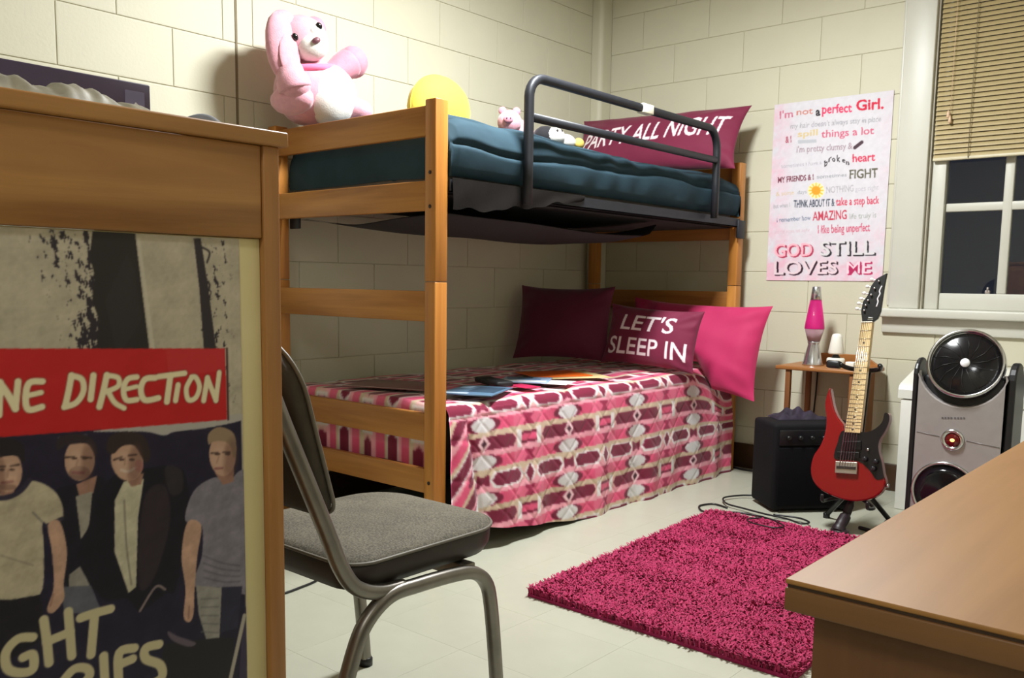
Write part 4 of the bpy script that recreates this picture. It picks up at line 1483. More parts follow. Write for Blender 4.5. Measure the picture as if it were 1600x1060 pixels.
for txt, p0, p1, h_, sh, fl in (('GOD', (68, 780), (448, 768), 128, (172, 58, 86), (246, 176, 190)), ('STILL', (528, 768), (1075, 756), 142, (40, 36, 42), (214, 210, 214)),
                                ('LOVES', (62, 958), (700, 950), 134, (52, 26, 40), (226, 204, 212)), ('ME', (796, 954), (1040, 946), 124, (176, 40, 90), (250, 206, 218))):
    line(txt, A6, (p0[0] + 16, p0[1] + 10), (p1[0] + 16, p1[1] + 10), h_, sh, 0.02)
    line(txt, A6, (p0[0] + 8, p0[1] + 5), (p1[0] + 8, p1[1] + 5), h_, sh, 0.02)
    line(txt, A6, (p0[0], p0[1]), (p1[0], p1[1]), h_, fl, 0.0 if txt == 'ME' else 0.012)
c.blur(1)
curl = 0.003 * np.clip((U - 0.9) / 0.1, 0, 1) ** 2 + 0.002 * np.clip(1 - V / 0.06, 0, 1) ** 2
P = np.stack([QX + QW * U, -0.0025 - curl - 0.0006 * np.sin(7 * U + 5 * V), QZ + QH * V], -1)
o = MB().grid(P).build('poster', printed('poster_paper', 0.6), color=c.linear())
tag(o, 'pink and white wall poster of sayings ending GOD STILL LOVES ME', 'poster')

# ------------------------------------------------------------------ corner stand with its things
T = Thing('side_table', 'small brown wooden table with a raised back edge by the wall', 'table', (1.50, -0.19, 0))
M_STAND = wood('stand_x', (134, 84, 42), (176, 118, 64), 'x', 0.4)
M_STANDZ = wood('stand_z', (110, 66, 34), (150, 98, 54), 'z', 0.45)
TX0, TX1, TY0, TY1, TZ = 1.290, 1.700, -0.335, -0.03, 0.592
T.part(MB().box((TX0, TY0, TZ - 0.018), (TX1, TY1, TZ), 0.005), 'table_top', M_STAND)
gal = [(1.300, TZ)] + [(1.300 + 0.11 * t, TZ + 0.052 * (math.sin(t * PI / 2) ** 1.3)) for t in np.linspace(0.15, 1, 8)] + [(1.58, TZ + 0.052)] + [(1.69 - 0.11 * t, TZ + 0.052 * (math.sin(t * PI / 2) ** 1.3)) for t in np.linspace(1, 0.15, 8)] + [(1.69, TZ)]
T.part(MB().prism(gal, TY1 - 0.016, TY1, bev=0.002), 'back_edge', M_STAND)
T.part(MB().box((1.338, TY0 + 0.01, 0.0), (1.362, TY0 + 0.034, TZ - 0.018), 0.003), 'leg', M_STANDZ)
T.part(MB().box((1.338, TY1 - 0.05, 0.0), (1.362, TY1 - 0.026, TZ - 0.018), 0.003), 'leg', M_STANDZ)
T.part(MB().box((1.640, TY0 + 0.01, 0.0), (1.660, TY1 - 0.01, TZ - 0.018), 0.003), 'side_panel', M_STANDZ)
T.part(MB().box((1.345, TY0 + 0.02, 0.16), (1.640, TY1 - 0.02, 0.175), 0.003), 'shelf', M_STAND)

LX, LY = 1.418, -0.20
TZ += 0.0008
T = Thing('lava_lamp', 'pink lava lamp with silver base and cap on the side table', 'lamp', (LX, LY, TZ))
tr = Matrix.Translation((LX, LY, TZ))
T.part(MB().lathe([(0.0, 0.0), (0.048, 0.0), (0.048, 0.006), (0.044, 0.02), (0.026, 0.100), (0.0268, 0.104), (0.030, 0.112), (0.028, 0.114), (0.0, 0.114)], 40, tr), 'base', plain('lamp_silver', (206, 206, 210), 0.24, 0.9, var=0.02))
mgl, nt, b = new_mat('lava_glass')
b.inputs['Base Color'].default_value = rgba((250, 225, 238))
b.inputs['Roughness'].default_value = 0.03
b.inputs['Transmission Weight'].default_value = 1.0
b.inputs['IOR'].default_value = 1.2
T.part(MB().lathe([(0.0, 0.1145), (0.0285, 0.1145), (0.0465, 0.178), (0.044, 0.20), (0.0265, 0.312), (0.0, 0.312)], 40, tr), 'glass', mgl)
T.part(MB().lathe([(0.0, 0.1155), (0.0268, 0.1155), (0.0440, 0.174), (0.0, 0.174)], 40, tr), 'clear_liquid', plain('clear_liquid', (196, 176, 176), 0.15, spec=0.5, var=0.03))
T.part(MB().lathe([(0.0, 0.1745), (0.0441, 0.1745), (0.0452, 0.180), (0.0425, 0.20), (0.0252, 0.311), (0.0, 0.311)], 40, tr), 'pink_liquid', glow('pink_liquid', (226, 36, 140), 0.12))
T.part(MB().lathe([(0.0, 0.3125), (0.0262, 0.3125), (0.0195, 0.372), (0.017, 0.375), (0.0, 0.375)], 32, tr), 'cap', plain('cap_silver', (206, 206, 210), 0.24, 0.9, var=0.02))

FX, FY = 1.526, -0.195
T = Thing('air_freshener', 'white cone shaped air freshener beside the lava lamp', 'air freshener', (FX, FY, TZ))
tr = Matrix.Translation((FX, FY, TZ))
M_WPL = plain('white_plastic', (232, 230, 220), 0.35, var=0.02)
T.part(MB().lathe([(0.0, 0.0), (0.034, 0.0), (0.040, 0.012), (0.041, 0.036), (0.036, 0.042), (0.0, 0.042)], 32, tr), 'base', M_WPL)
T.part(MB().lathe([(0.0, 0.042), (0.020, 0.0425), (0.012, 0.058), (0.0, 0.060)], 24, tr), 'gel', M_BLACK, 'dark gel between base and cover')
T.part(MB().lathe([(0.0, 0.060), (0.034, 0.0605), (0.036, 0.068), (0.024, 0.140), (0.020, 0.152), (0.010, 0.156), (0.0, 0.157)], 32, tr), 'cover', M_WPL)
o = MB().box((1.578, -0.215, TZ + 0.0005), (1.618, -0.175, TZ + 0.028), 0.004).build('candle', M_WPL)
tag(o, 'small white square candle at the right edge of the side table', 'candle')
o = MB().tube(smooth_path([(1.375, -0.02, 0.572), (1.372, -0.022, 0.45), (1.366, -0.026, 0.30), (1.37, -0.03, 0.135), (1.372, -0.04, 0.012), (1.39, -0.10, 0.006)], 5), 0.004, 8).build('power_cord', M_BLACK)
tag(o, 'thin black cord hanging down behind the side table', 'cord')

# ------------------------------------------------------------------ amplifier
ax, ay, ar = 1.563, -0.602, math.radians(48)
T = Thing('guitar_amplifier', 'black box guitar amplifier on the floor by the side table', 'amplifier', (ax, ay, 0), local=True, rot=(0, 0, ar))
AW, AD, AH = 0.38, 0.235, 0.385
M_TOLEX = plain('black_tolex', (14, 13, 16), 0.8, var=0.15, bump=0.3, bscale=350, spec=0.2)
T.part(MB().box((-AW / 2, -AD / 2 + 0.012, 0.012), (AW / 2, AD / 2, AH), 0.016, 3), 'cabinet', M_TOLEX)
T.part(MB().box((-AW / 2 + 0.022, -AD / 2 + 0.002, 0.03), (AW / 2 - 0.022, -AD / 2 + 0.011, 0.285), 0.004), 'speaker_cloth', plain('speaker_cloth', (14, 13, 16), 0.95, spec=0.1, bump=0.4, bscale=500))
T.part(MB().box((-AW / 2 + 0.022, -AD / 2 + 0.003, 0.295), (AW / 2 - 0.022, -AD / 2 + 0.011, 0.360), 0.002), 'control_panel', plain('amp_panel', (18, 18, 22), 0.35))
for k in range(6):
    T.part(MB().lathe([(0.0, 0.0), (0.010, 0.0), (0.008, 0.012), (0.0, 0.012)], 14, Matrix.Translation((-0.13 + k * 0.052, -AD / 2 + 0.003, 0.328)) @ Matrix.Rotation(PI / 2, 4, 'X')), 'knob', M_BLACK)
for x in (-AW / 2 + 0.04, AW / 2 - 0.04):
    for y in (-AD / 2 + 0.05, AD / 2 - 0.04):
        T.part(MB().lathe([(0.0, 0.0), (0.013, 0.0), (0.015, 0.012), (0.0, 0.012)], 12, Matrix.Translation((x, y, 0.0))), 'foot', M_BLACK)
P = np.zeros((22, 46, 3))
for i, a in enumerate(np.linspace(0, 1, 22)):
    for j, b_ in enumerate(np.linspace(0, 1, 46)):
        env = (math.sin(PI * a) * math.sin(PI * b_)) ** 0.4
        hgt = (0.018 + 0.014 * math.sin(3.3 * b_ + 0.4) ** 2 + 0.014 * math.sin(9 * b_ + 5 * a) + 0.009 * math.sin(23 * b_ - 8 * a)) * env
        P[i, j] = (1.475 + 0.155 * b_ - 0.10 * a, -0.69 + 0.175 * b_ + 0.09 * a, AH + 0.001 + max(0, hgt))
o = MB().grid(P).build('scarf', plain('dark_scarf', (34, 24, 42), 0.8, var=0.5, scale=26, bump=0.2))
tag(o, 'crumpled dark purple cloth lying on top of the black amplifier', 'cloth')

# ------------------------------------------------------------------ electric guitar on a stand (local x right, z up, front towards -y)
GB = (1.85, -0.93, 0.12)
lean = math.radians(-9)
T = Thing('electric_guitar', 'red electric guitar with a maple neck leaning upright on its stand', 'guitar', GB, local=True, rot=(lean, 0, 0))
body = [(-0.089, 0.450), (-0.100, 0.388), (-0.088, 0.331), (-0.086, 0.272), (-0.100, 0.217), (-0.121, 0.175), (-0.127, 0.122), (-0.113, 0.077), (-0.076, 0.044), (-0.009, 0.024), (0.055, 0.021), (0.115, 0.039), (0.150, 0.068), (0.165, 0.109), (0.153, 0.144), (0.142, 0.186), (0.126, 0.228), (0.124, 0.266), (0.141, 0.305), (0.152, 0.344), (0.148, 0.370), (0.135, 0.372), (0.131, 0.342), (0.114, 0.315), (0.087, 0.296), (0.053, 0.290), (-0.006, 0.288), (-0.018, 0.312), (-0.041, 0.336), (-0.062, 0.372), (-0.078, 0.420)]
M_RED = plain('red_lacquer', (128, 14, 18), 0.16, var=0.04, scale=3, spec=0.6)
bs = smooth_path(body, 4, True)
T.part(MB().prism(bs, -0.02, 0.02, bev=0.006), 'body', M_RED)
pg = [(-0.010, 0.290), (-0.026, 0.269), (-0.030, 0.240), (-0.038, 0.199), (-0.028, 0.172), (0.056, 0.178), (0.103, 0.149), (0.131, 0.119), (0.158, 0.128), (0.1545, 0.144), (0.1435, 0.186), (0.1275, 0.228), (0.1255, 0.266), (0.1425, 0.305), (0.1535, 0.344), (0.149, 0.3715), (0.134, 0.3735), (0.1295, 0.342), (0.1125, 0.3165), (0.086, 0.2975), (0.053, 0.2915)]
T.part(MB().prism(smooth_path(pg, 3, True), -0.0225, -0.0202), 'pickguard', plain('black_pickguard', (26, 22, 24), 0.22, var=0.1))
M_PK = plain('pickup_black', (14, 13, 15), 0.3)
for q in ([(-0.006, 0.247), (0.060, 0.256), (0.064, 0.222), (-0.002, 0.213)], [(-0.026, 0.203), (0.059, 0.213), (0.062, 0.190), (-0.023, 0.180)]):
    T.part(MB().prism(q, -0.030, -0.0227, bev=0.0015), 'pickup', M_PK)
br = T.part(MB().prism([(-0.026, 0.166), (0.057, 0.173), (0.060, 0.127), (-0.023, 0.120)], -0.034, -0.0203, bev=0.002), 'bridge', plain('bridge_metal', (196, 190, 178), 0.3, 0.85))
T.part(MB().prism([(-0.020, 0.150), (0.054, 0.156), (0.055, 0.144), (-0.019, 0.138)], -0.0375, -0.0342, bev=0.001), 'saddle', plain('saddle_dark', (80, 76, 72), 0.35, 0.8), sub=br)
for x, z in ((0.083, 0.190), (0.118, 0.158), (0.124, 0.186)):
    T.part(MB().lathe([(0.0, 0.0), (0.010, 0.0), (0.009, 0.014), (0.007, 0.016), (0.0, 0.016)], 18, Matrix.Translation((x, -0.0226, z)) @ Matrix.Rotation(PI / 2, 4, 'X')), 'knob', plain('knob_dark', (52, 50, 54), 0.25, 0.5))
T.part(MB().box((0.086, -0.032, 0.222), (0.094, -0.0226, 0.232), 0.002), 'switch', M_CHROME)
# neck, fretboard, frets, dots
nd = Vector((0.0305 - 0.0235, 0, 0.7185 - 0.290))


def on_neck(t, side):
    c0, c1 = np.array([0.0235, 0.285]), np.array([0.0305, 0.7190])
    c_ = c0 + (c1 - c0) * t
    return (c_[0] + side * (0.0295 + (0.0205 - 0.0295) * t), c_[1] + side * 0.0015)


q = [on_neck(0, -1), on_neck(0, 1), on_neck(1, 1), on_neck(1, -1)]
T.part(MB().prism(q, -0.022, 0.0, bev=0.002), 'neck', plain('maple_neck', (206, 172, 116), 0.3, var=0.05, scale=10))
T.part(MB().prism(q, -0.0285, -0.0221, bev=0.001), 'fretboard', wood('maple_board', (214, 184, 130), (230, 204, 154), 'z', 0.3))
M_FRET = plain('fret_wire', (170, 160, 140), 0.3, 0.9)
fr = None
for k in range(1, 23):
    d0 = 1.0 - (1 - 2 ** (-k / 12.0)) * 1.40
    if d0 < 0.02:
        break
    a_, b_ = on_neck(d0, -1), on_neck(d0, 1)
    T.part(MB().tube([(a_[0], -0.0288, a_[1]), (b_[0], -0.0288, b_[1])], 0.0011, 6), 'fret', M_FRET)
for k in (3, 5, 7, 9, 12, 15, 17, 19, 21):
    d0 = 1.0 - (2 - 2 ** (-(k - 1) / 12.0) - 2 ** (-k / 12.0)) / 2 * 1.40
    if d0 < 0.02:
        continue
    a_, b_ = on_neck(d0, -1), on_neck(d0, 1)
    T.part(MB().lathe([(0.0, 0.0), (0.0042, 0.0), (0.0042, 0.0004), (0.0, 0.0004)], 12, Matrix.Translation(((a_[0] + b_[0]) / 2, -0.0286, (a_[1] + b_[1]) / 2)) @ Matrix.Rotation(PI / 2, 4, 'X')), 'inlay', plain('inlay_dark', (60, 50, 40), 0.4))
hd = [(0.010, 0.7195), (0.051, 0.7205), (0.067, 0.735), (0.075, 0.763), (0.076, 0.793), (0.078, 0.861), (0.082, 0.912), (0.066, 0.903), (0.045, 0.890), (0.028, 0.862), (0.019, 0.824), (0.004, 0.800), (0.0005, 0.762)]
T.part(MB().prism(hd, -0.020, -0.006, bev=0.002), 'headstock', M_BLACK)
T.part(MB().prism([(0.0095, 0.7155), (0.0515, 0.7185), (0.0515, 0.7225), (0.0095, 0.7195)], -0.031, -0.019), 'nut', plain('nut_bone', (220, 214, 200), 0.4))
T.part(MB().prism([(0.030, 0.728), (0.052, 0.729), (0.050, 0.738), (0.032, 0.738)], -0.024, -0.0202, bev=0.001), 'string_lock', M_CHROME)
for x, z in ((0.043, 0.884), (0.030, 0.856), (0.020, 0.830), (0.011, 0.808), (0.004, 0.789), (0.000, 0.768)):
    tn = T.part(MB().ell((x - 0.017, -0.013, z + 0.004), (0.009, 0.005, 0.0065), 12).tube([(x - 0.012, -0.013, z + 0.003), (x + 0.002, -0.013, z)], 0.003, 8), 'tuner', plain('tuner_pearl', (226, 224, 220), 0.3, 0.3))
    T.part(MB().lathe([(0.0, 0.0), (0.0045, 0.0), (0.004, 0.009), (0.0, 0.009)], 12, Matrix.Translation((x + 0.014, -0.0201, z - 0.004)) @ Matrix.Rotation(PI / 2, 4, 'X')), 'post', M_CHROME, sub=tn)
T.part(MB().tube(smooth_path([(0.058, -0.0206, 0.780), (0.062, -0.0206, 0.800), (0.059, -0.0206, 0.812), (0.066, -0.0206, 0.830), (0.063, -0.0206, 0.842), (0.070, -0.0206, 0.862)], 4), 0.0028, 6), 'script_mark', plain('script_white', (214, 210, 216), 0.4), 'white script mark on the headstock')
for k in range(6):
    f_ = (k - 2.5) / 2.5
    a_, b_ = (0.0175 + f_ * 0.026, -0.0375, 0.147), (0.0305 + f_ * 0.0165, -0.0312, 0.7190)
    T.part(MB().tube([a_, b_], 0.0005 + 0.00012 * (5 - k), 5), 'string', M_CHROME)
T.part(MB().lathe([(0.0, 0.0), (0.006, 0.0), (0.008, 0.010), (0.0, 0.012)], 14, Matrix.Translation((0.162, 0.0, 0.100)) @ Matrix.Rotation(PI / 2, 4, 'Y')), 'strap_button', M_CHROME)

# guitar stand
T = Thing('guitar_stand', 'black folding stand holding the red guitar', 'stand', (1.86, -0.88, 0))
th = -lean
gp = lambda x, y, z: (GB[0] + x, GB[1] + y * math.cos(th) + z * math.sin(th), GB[2] - y * math.sin(th) + z * math.cos(th))
T.part(MB().tube([gp(0.030, 0.060, 0.02), gp(0.030, 0.058, 0.30), gp(0.033, 0.050, 0.545)], 0.010, 10), 'upright', M_BLACK)
yk = smooth_path([gp(-0.052, -0.034, 0.548), gp(-0.040, -0.012, 0.540), gp(-0.020, 0.025, 0.536), gp(0.034, 0.045, 0.536), gp(0.082, 0.020, 0.542), gp(0.098, -0.014, 0.548), gp(0.100, -0.034, 0.552)], 5)
T.part(MB().tube(yk, 0.009, 10), 'neck_yoke', M_BLACK)
T.part(MB().box((-0.105, -0.045, 0.530), (-0.050, -0.010, 0.560), 0.008, mtx=Matrix.Translation(GB) @ Matrix.Rotation(lean, 4, 'X')), 'yoke_pad', M_BLACK)
T.part(MB().tube(smooth_path([gp(0.030, 0.060, 0.06), gp(0.022, 0.045, 0.0), (1.865, -0.900, 0.075), (1.862, -0.945, 0.045), (1.860, -0.965, 0.018)], 5), [0.012] * 5 + [0.016] * 6 + [0.022] * 6 + [0.027] * 4, 12), 'front_foot', plain('stand_rubber', (34, 22, 28), 0.45, var=0.3, scale=30))
T.part(MB().lathe([(0.0, 0.0), (0.030, 0.0), (0.036, 0.008), (0.034, 0.024), (0.022, 0.034), (0.0, 0.036)], 24, Matrix.Translation((1.862, -0.955, 0.0))), 'foot_pad', plain('stand_rubber_pad', (40, 24, 30), 0.45, var=0.3, scale=30))
for x, nmx in ((1.72, 0), (2.00, 0)):
    T.part(MB().tube([(1.88, -0.835, 0.20), (x, -0.72, 0.012)], 0.010, 10), 'leg', M_BLACK)
    T.part(MB().lathe([(0.0, 0.0), (0.014, 0.0), (0.014, 0.02), (0.0, 0.026)], 12, Matrix.Translation((x, -0.72, 0.0))), 'foot_cap', M_BLACK)
for x in (-0.06, 0.115):
    T.part(MB().tube(smooth_path([gp(0.030, 0.058, 0.040), gp(x, 0.035, 0.008), gp(x, -0.030, 0.004), gp(x, -0.040, 0.030)], 4), 0.007, 8), 'body_arm', M_BLACK)

# ------------------------------------------------------------------ tower fan
FX0, FX1, FYF, FYB = 2.100, 2.388, -0.900, -0.74
T = Thing('tower_fan', 'silver tower fan with a swivelling round black head and red dial', 'fan', (2.244, -0.82, 0))
ol = [(FX0 - 0.004, 0.03), (FX1 + 0.004, 0.03), (FX1, 0.665)] + [(2.246 + 0.150 * math.cos(a), 0.695 + 0.150 * math.sin(a)) for a in np.linspace(-0.29, -PI + 0.29, 15)] + [(FX0, 0.665)]
T.part(MB().prism(ol, FYF, FYF + 0.03, bev=0.006), 'front_plate', M_SILVER)
T.part(MB().box((FX0 + 0.004, FYF + 0.031, 0.03), (FX1 - 0.004, FYB, 0.655), 0.02, 3), 'housing', M_BLACK)
for x0, x1 in ((FX1 + 0.0045, FX1 + 0.030), (FX0 - 0.022, FX0 - 0.0045)):
    w_ = [(FYF + 0.004, 0.02), (FYB, 0.02), (FYB, 0.60)] + [(FYF + 0.07 + 0.065 * math.cos(a), 0.645 + 0.065 * math.sin(a)) for a in np.linspace(0.2, PI - 0.1, 10)]
    T.part(MB().prism(w_, 0, x1 - x0, Matrix(((0, 1, 0, x0), (1, 0, 0, 0), (0, 0, 1, 0), (0, 0, 0, 1))), bev=0.006), 'side_arm', M_BLACK)
T.part(MB().box((FX0 - 0.03, FYF - 0.03, 0.0), (FX1 + 0.04, FYB + 0.03, 0.03), 0.012, 3), 'base', M_BLACK)
hm = Matrix.Translation((2.246, FYF + 0.055, 0.700)) @ Matrix.Rotation(math.radians(90 - 16), 4, 'X') @ Matrix.Rotation(0, 4, 'Z')
hm = Matrix.Translation((2.246, FYF + 0.055, 0.690)) @ Matrix.Rotation(math.radians(5), 4, 'Z') @ Matrix.Rotation(math.radians(90 - 18), 4, 'X')
hd_ = T.part(MB().lathe([(0.0, -0.075), (0.06, -0.073), (0.10, -0.060), (0.124, -0.03), (0.129, 0.0), (0.129, 0.030), (0.1265, 0.042), (0.121, 0.045), (0.117, 0.040), (0.115, 0.026), (0.0, 0.024)], 48, hm), 'head', M_CHROME, 'chrome drum head')
mk, nt, b = new_mat('black_gloss')
b.inputs['Base Color'].default_value = rgba((14, 13, 18))
b.inputs['Roughness'].default_value = 0.12
T.part(MB().lathe([(0.114, 0.0265), (0.10, 0.030), (0.07, 0.038), (0.03, 0.043), (0.0, 0.044)], 48, hm), 'grille_dome', mk, 'glossy black dome', sub=hd_)
for k in range(14):
    a = 2 * PI * k / 14
    T.part(MB().tube([(0.024 * math.cos(a), 0.024 * math.sin(a), 0.0452), (0.07 * math.cos(a + .15), 0.07 * math.sin(a + .15), 0.0395), (0.108 * math.cos(a + .3), 0.108 * math.sin(a + .3), 0.0295)], 0.0011, 5, mtx=hm), 'grille_rib', M_BLACK, sub=hd_)
T.part(MB().lathe([(0.0165, 0.044), (0.015, 0.0475), (0.0, 0.049)], 24, hm), 'hub', plain('hub_white', (224, 224, 228), 0.3), 'white centre hub', sub=hd_)
km = Matrix.Translation((2.230, FYF - 0.0005, 0.421)) @ Matrix.Rotation(PI / 2, 4, 'X')
dl = T.part(MB().lathe([(0.040, -0.001), (0.039, 0.006), (0.034, 0.010), (0.028, 0.008), (0.026, 0.002)], 36, km), 'dial_ring', M_CHROME)
mr, nt, b = new_mat('dial_red')
b.inputs['Base Color'].default_value = rgba((92, 12, 14))
b.inputs['Roughness'].default_value = 0.1
T.part(MB().ell((2.230, FYF - 0.002, 0.421), (0.0255, 0.008, 0.0255), 24), 'dial_lens', mr, 'dark red lens', sub=dl)
T.part(MB().ell((2.231, FYF - 0.0085, 0.421), (0.0085, 0.0035, 0.0065), 16), 'lens_highlight', glow('highlight_glow', (255, 196, 110), 2.2), 'glowing amber spot standing for the highlight on the lens', sub=dl)  # highlight of the red lens, made as a glowing spot
lm = Matrix.Translation((2.214, FYF - 0.0005, 0.222)) @ Matrix.Rotation(PI / 2, 4, 'X')
lg = T.part(MB().lathe([(0.116, -0.001), (0.115, 0.006), (0.110, 0.009), (0.106, 0.006), (0.105, 0.001)], 48, lm), 'lower_ring', M_CHROME)
T.part(MB().lathe([(0.105, 0.0015), (0.07, 0.006), (0.0, 0.009)], 48, lm), 'lower_grille', mk, 'glossy black lower grille', sub=lg)
for k in range(8):
    T.part(MB().box((2.188 + k * 0.0098 + (0.003 if k > 3 else 0), FYF - 0.0012, 0.4945), (2.1945 + k * 0.0098 + (0.003 if k > 3 else 0), FYF - 0.0002, 0.5010), mtx=Matrix.Translation((0, 0, k * 0.001))), 'letter_mark', plain('mark_grey', (92, 90, 92), 0.5))
T.part(MB().tube([(FX0 + 0.006, FYF - 0.0006, 0.437), (2.185, FYF - 0.0006, 0.428)], 0.0014, 6), 'trim_line', plain('trim_line', (120, 116, 116), 0.4, 0.4))
T.part(MB().tube([(2.275, FYF - 0.0006, 0.424), (FX1 - 0.004, FYF - 0.0006, 0.412)], 0.0014, 6), 'trim_line', bpy.data.materials['trim_line'])

# ------------------------------------------------------------------ heating unit under the window
T = Thing('heating_unit', 'white heating cabinet under the window behind the silver fan', 'heater', (2.38, -0.18, 0))
M_HT = plain('heater_enamel', (222, 221, 212), 0.35, var=0.02)
T.part(MB().box((1.878, -0.355, 0.0), (2.90, -0.014, 0.488), 0.004), 'cabinet', M_HT)
sec = [(-0.360, 0.492), (-0.360, 0.530), (-0.352, 0.545), (-0.335, 0.555), (-0.09, 0.622), (-0.014, 0.626), (-0.014, 0.492)]
T.part(MB().prism(sec, 0, 2.905 - 1.866, Matrix(((0, 1, 0, 1.866), (1, 0, 0, 0), (0, 0, 1, 0), (0, 0, 0, 1))), bev=0.002), 'top_cover', M_HT)
sl = math.atan2(0.622 - 0.555, -0.09 + 0.335)
for k in range(7):
    y = -0.305 + k * 0.028
    z = 0.555 + (y + 0.335) * math.tan(sl)
    T.part(MB().box((2.30, y, z - 0.004), (2.78, y + 0.016, z + 0.012), 0.001), 'vent_slat', plain('vent_grey', (118, 118, 120), 0.5), 'grey outlet louvre')

# ------------------------------------------------------------------ cables on the floor
def cable(pts, label, r_=0.0042, name='cable'):
    o = MB().tube(smooth_path(pts, 8), r_, 8).build(name, M_BLACK)
    return tag(o, label, 'cable')


cable([(1.345, -0.88, 0.005), (1.27, -0.86, 0.005), (1.24, -0.93, 0.005), (1.285, -1.0, 0.0052), (1.33, -1.005, 0.006), (1.375, -0.955, 0.006), (1.45, -0.915, 0.006), (1.56, -0.93, 0.006), (1.66, -0.945, 0.0055)],
      'black cable looped on the tiles left of the amplifier, ending at the rug corner')
cable([(1.352, -0.62, 0.016), (1.30, -0.66, 0.014), (1.265, -0.755, 0.014), (1.325, -0.845, 0.014), (1.42, -0.872, 0.014), (1.53, -0.905, 0.0165), (1.63, -0.915, 0.0165), (1.70, -0.945, 0.0165), (1.72, -0.905, 0.0165), (1.66, -0.868, 0.0165), (1.56, -0.888, 0.0165)],
      'black cable curling round the front corner of the amplifier', 0.004)
cable([(1.50, -1.06, 0.044), (1.58, -1.05, 0.044), (1.66, -1.085, 0.044), (1.71, -1.13, 0.044), (1.69, -1.175, 0.044), (1.60, -1.17, 0.044), (1.56, -1.13, 0.044), (1.60, -1.09, 0.050)],
      'dark cord end lying in a curl on the far edge of the pink rug', 0.003)
cable([(2.02, -0.60, 0.005), (1.98, -0.72, 0.005), (1.93, -0.62, 0.005), (1.97, -0.50, 0.005), (2.04, -0.52, 0.0055)], 'black cable loop on the floor between guitar stand and silver fan', 0.005)
cable([(1.885, -0.80, 0.006), (1.95, -0.83, 0.008), (2.02, -0.885, 0.008), (2.07, -0.945, 0.008)], 'thick black lead running from the guitar stand foot towards the desk', 0.008)
cable([(0.90, -0.055, 0.006), (1.05, -0.08, 0.006), (1.16, -0.06, 0.006), (1.28, -0.10, 0.006)], 'thin black cord along the baseboard between bunk bed and amplifier', 0.005)
cable([(0.80, -3.10, 0.004), (0.835, -2.95, 0.004), (0.84, -2.82, 0.004), (0.832, -2.745, 0.004), (0.815, -2.67, 0.004), (0.75, -2.56, 0.004)], 'black cord on the floor behind the padded chair', 0.004)

# ------------------------------------------------------------------ plush toys on the upper bunk
M_PLUSH = plain('pink_plush', (218, 158, 172), 0.9, var=0.07, scale=40, bump=0.6, bscale=220, sheen=0.4)
M_PLUSH2 = plain('rose_and_shade_plush', (206, 136, 154), 0.9, var=0.08, scale=40, bump=0.6, bscale=220, sheen=0.4)
M_WPLUSH = plain('white_plush', (226, 222, 216), 0.9, var=0.03, scale=40, bump=0.5, bscale=220, sheen=0.4)
M_EYE = plain('toy_eye', (16, 14, 16), 0.1)
N8 = 0.025
T = Thing('plush_toy', 'large pink plush animal with long drooping ears and a white belly, one paw raised', 'plush toy', (0.20, -2.18, 1.52))
T.part(MB().ell((0.195, -2.165, 1.665), (0.125, 0.135, 0.135), 36, N8, 60, seed=1), 'body', M_PLUSH)
T.part(MB().ell((0.262, -2.125, 1.650), (0.082, 0.112, 0.122), 32, 0.02, 60, seed=2), 'belly', M_WPLUSH, 'white belly')
hm = Matrix.Translation((0.20, -2.215, 1.850)) @ Matrix.Rotation(math.radians(-16), 4, 'Z') @ Matrix.Rotation(math.radians(32), 4, 'X') @ Matrix.Rotation(math.radians(6), 4, 'Y')
head = T.part(MB().ell((0, 0, 0), (0.108, 0.106, 0.100), 36, N8, 60, mtx=hm, seed=3), 'head', M_PLUSH)
T.part(MB().ell((0.078, 0.0, -0.030), (0.060, 0.064, 0.052), 28, 0.02, 60, mtx=hm, seed=4).ell((0.072, 0.035, 0.012), (0.042, 0.038, 0.040), 20, 0.02, mtx=hm), 'muzzle', M_WPLUSH, 'white muzzle', sub=head)
T.part(MB().ell((0.136, 0.0, -0.012), (0.014, 0.017, 0.012), 16, mtx=hm), 'nose', plain('toy_nose', (120, 78, 88), 0.4), 'mauve nose', sub=head)
for y in (-0.050, 0.052):
    T.part(MB().ell((0.098 if y < 0 else 0.106, y, 0.028), (0.009, 0.011, 0.014), 16, mtx=hm), 'eye', M_EYE, 'black eye', sub=head)
em = Matrix.Translation((0.245, -2.325, 1.800)) @ Matrix.Rotation(math.radians(6), 4, 'X')
T.part(MB().ell((0, 0, 0), (0.034, 0.062, 0.128), 28, N8, 60, mtx=em, seed=5).ell((-0.02, 0.035, 0.10), (0.03, 0.05, 0.045), 20, N8, mtx=em), 'ear', M_PLUSH, sub=head)
T.part(MB().ell((0.03, 0.01, -0.035), (0.010, 0.045, 0.080), 20, 0.02, mtx=em), 'inner_ear', M_PLUSH, sub=head)
em = Matrix.Translation((0.175, -2.135, 1.915)) @ Matrix.Rotation(math.radians(-28), 4, 'X')
T.part(MB().ell((0, 0, 0), (0.045, 0.050, 0.062), 24, N8, 60, mtx=em, seed=6), 'ear', M_PLUSH2, sub=head)
T.part(MB().tube(smooth_path([(0.19, -2.25, 1.745), (0.24, -2.29, 1.72), (0.285, -2.305, 1.665), (0.295, -2.300, 1.635)], 4), [0.045] * 4 + [0.052] * 4 + [0.060] * 4 + [0.04], 16).ell((0.290, -2.300, 1.660), (0.056, 0.056, 0.060), 24, N8, seed=7), 'arm', M_PLUSH)
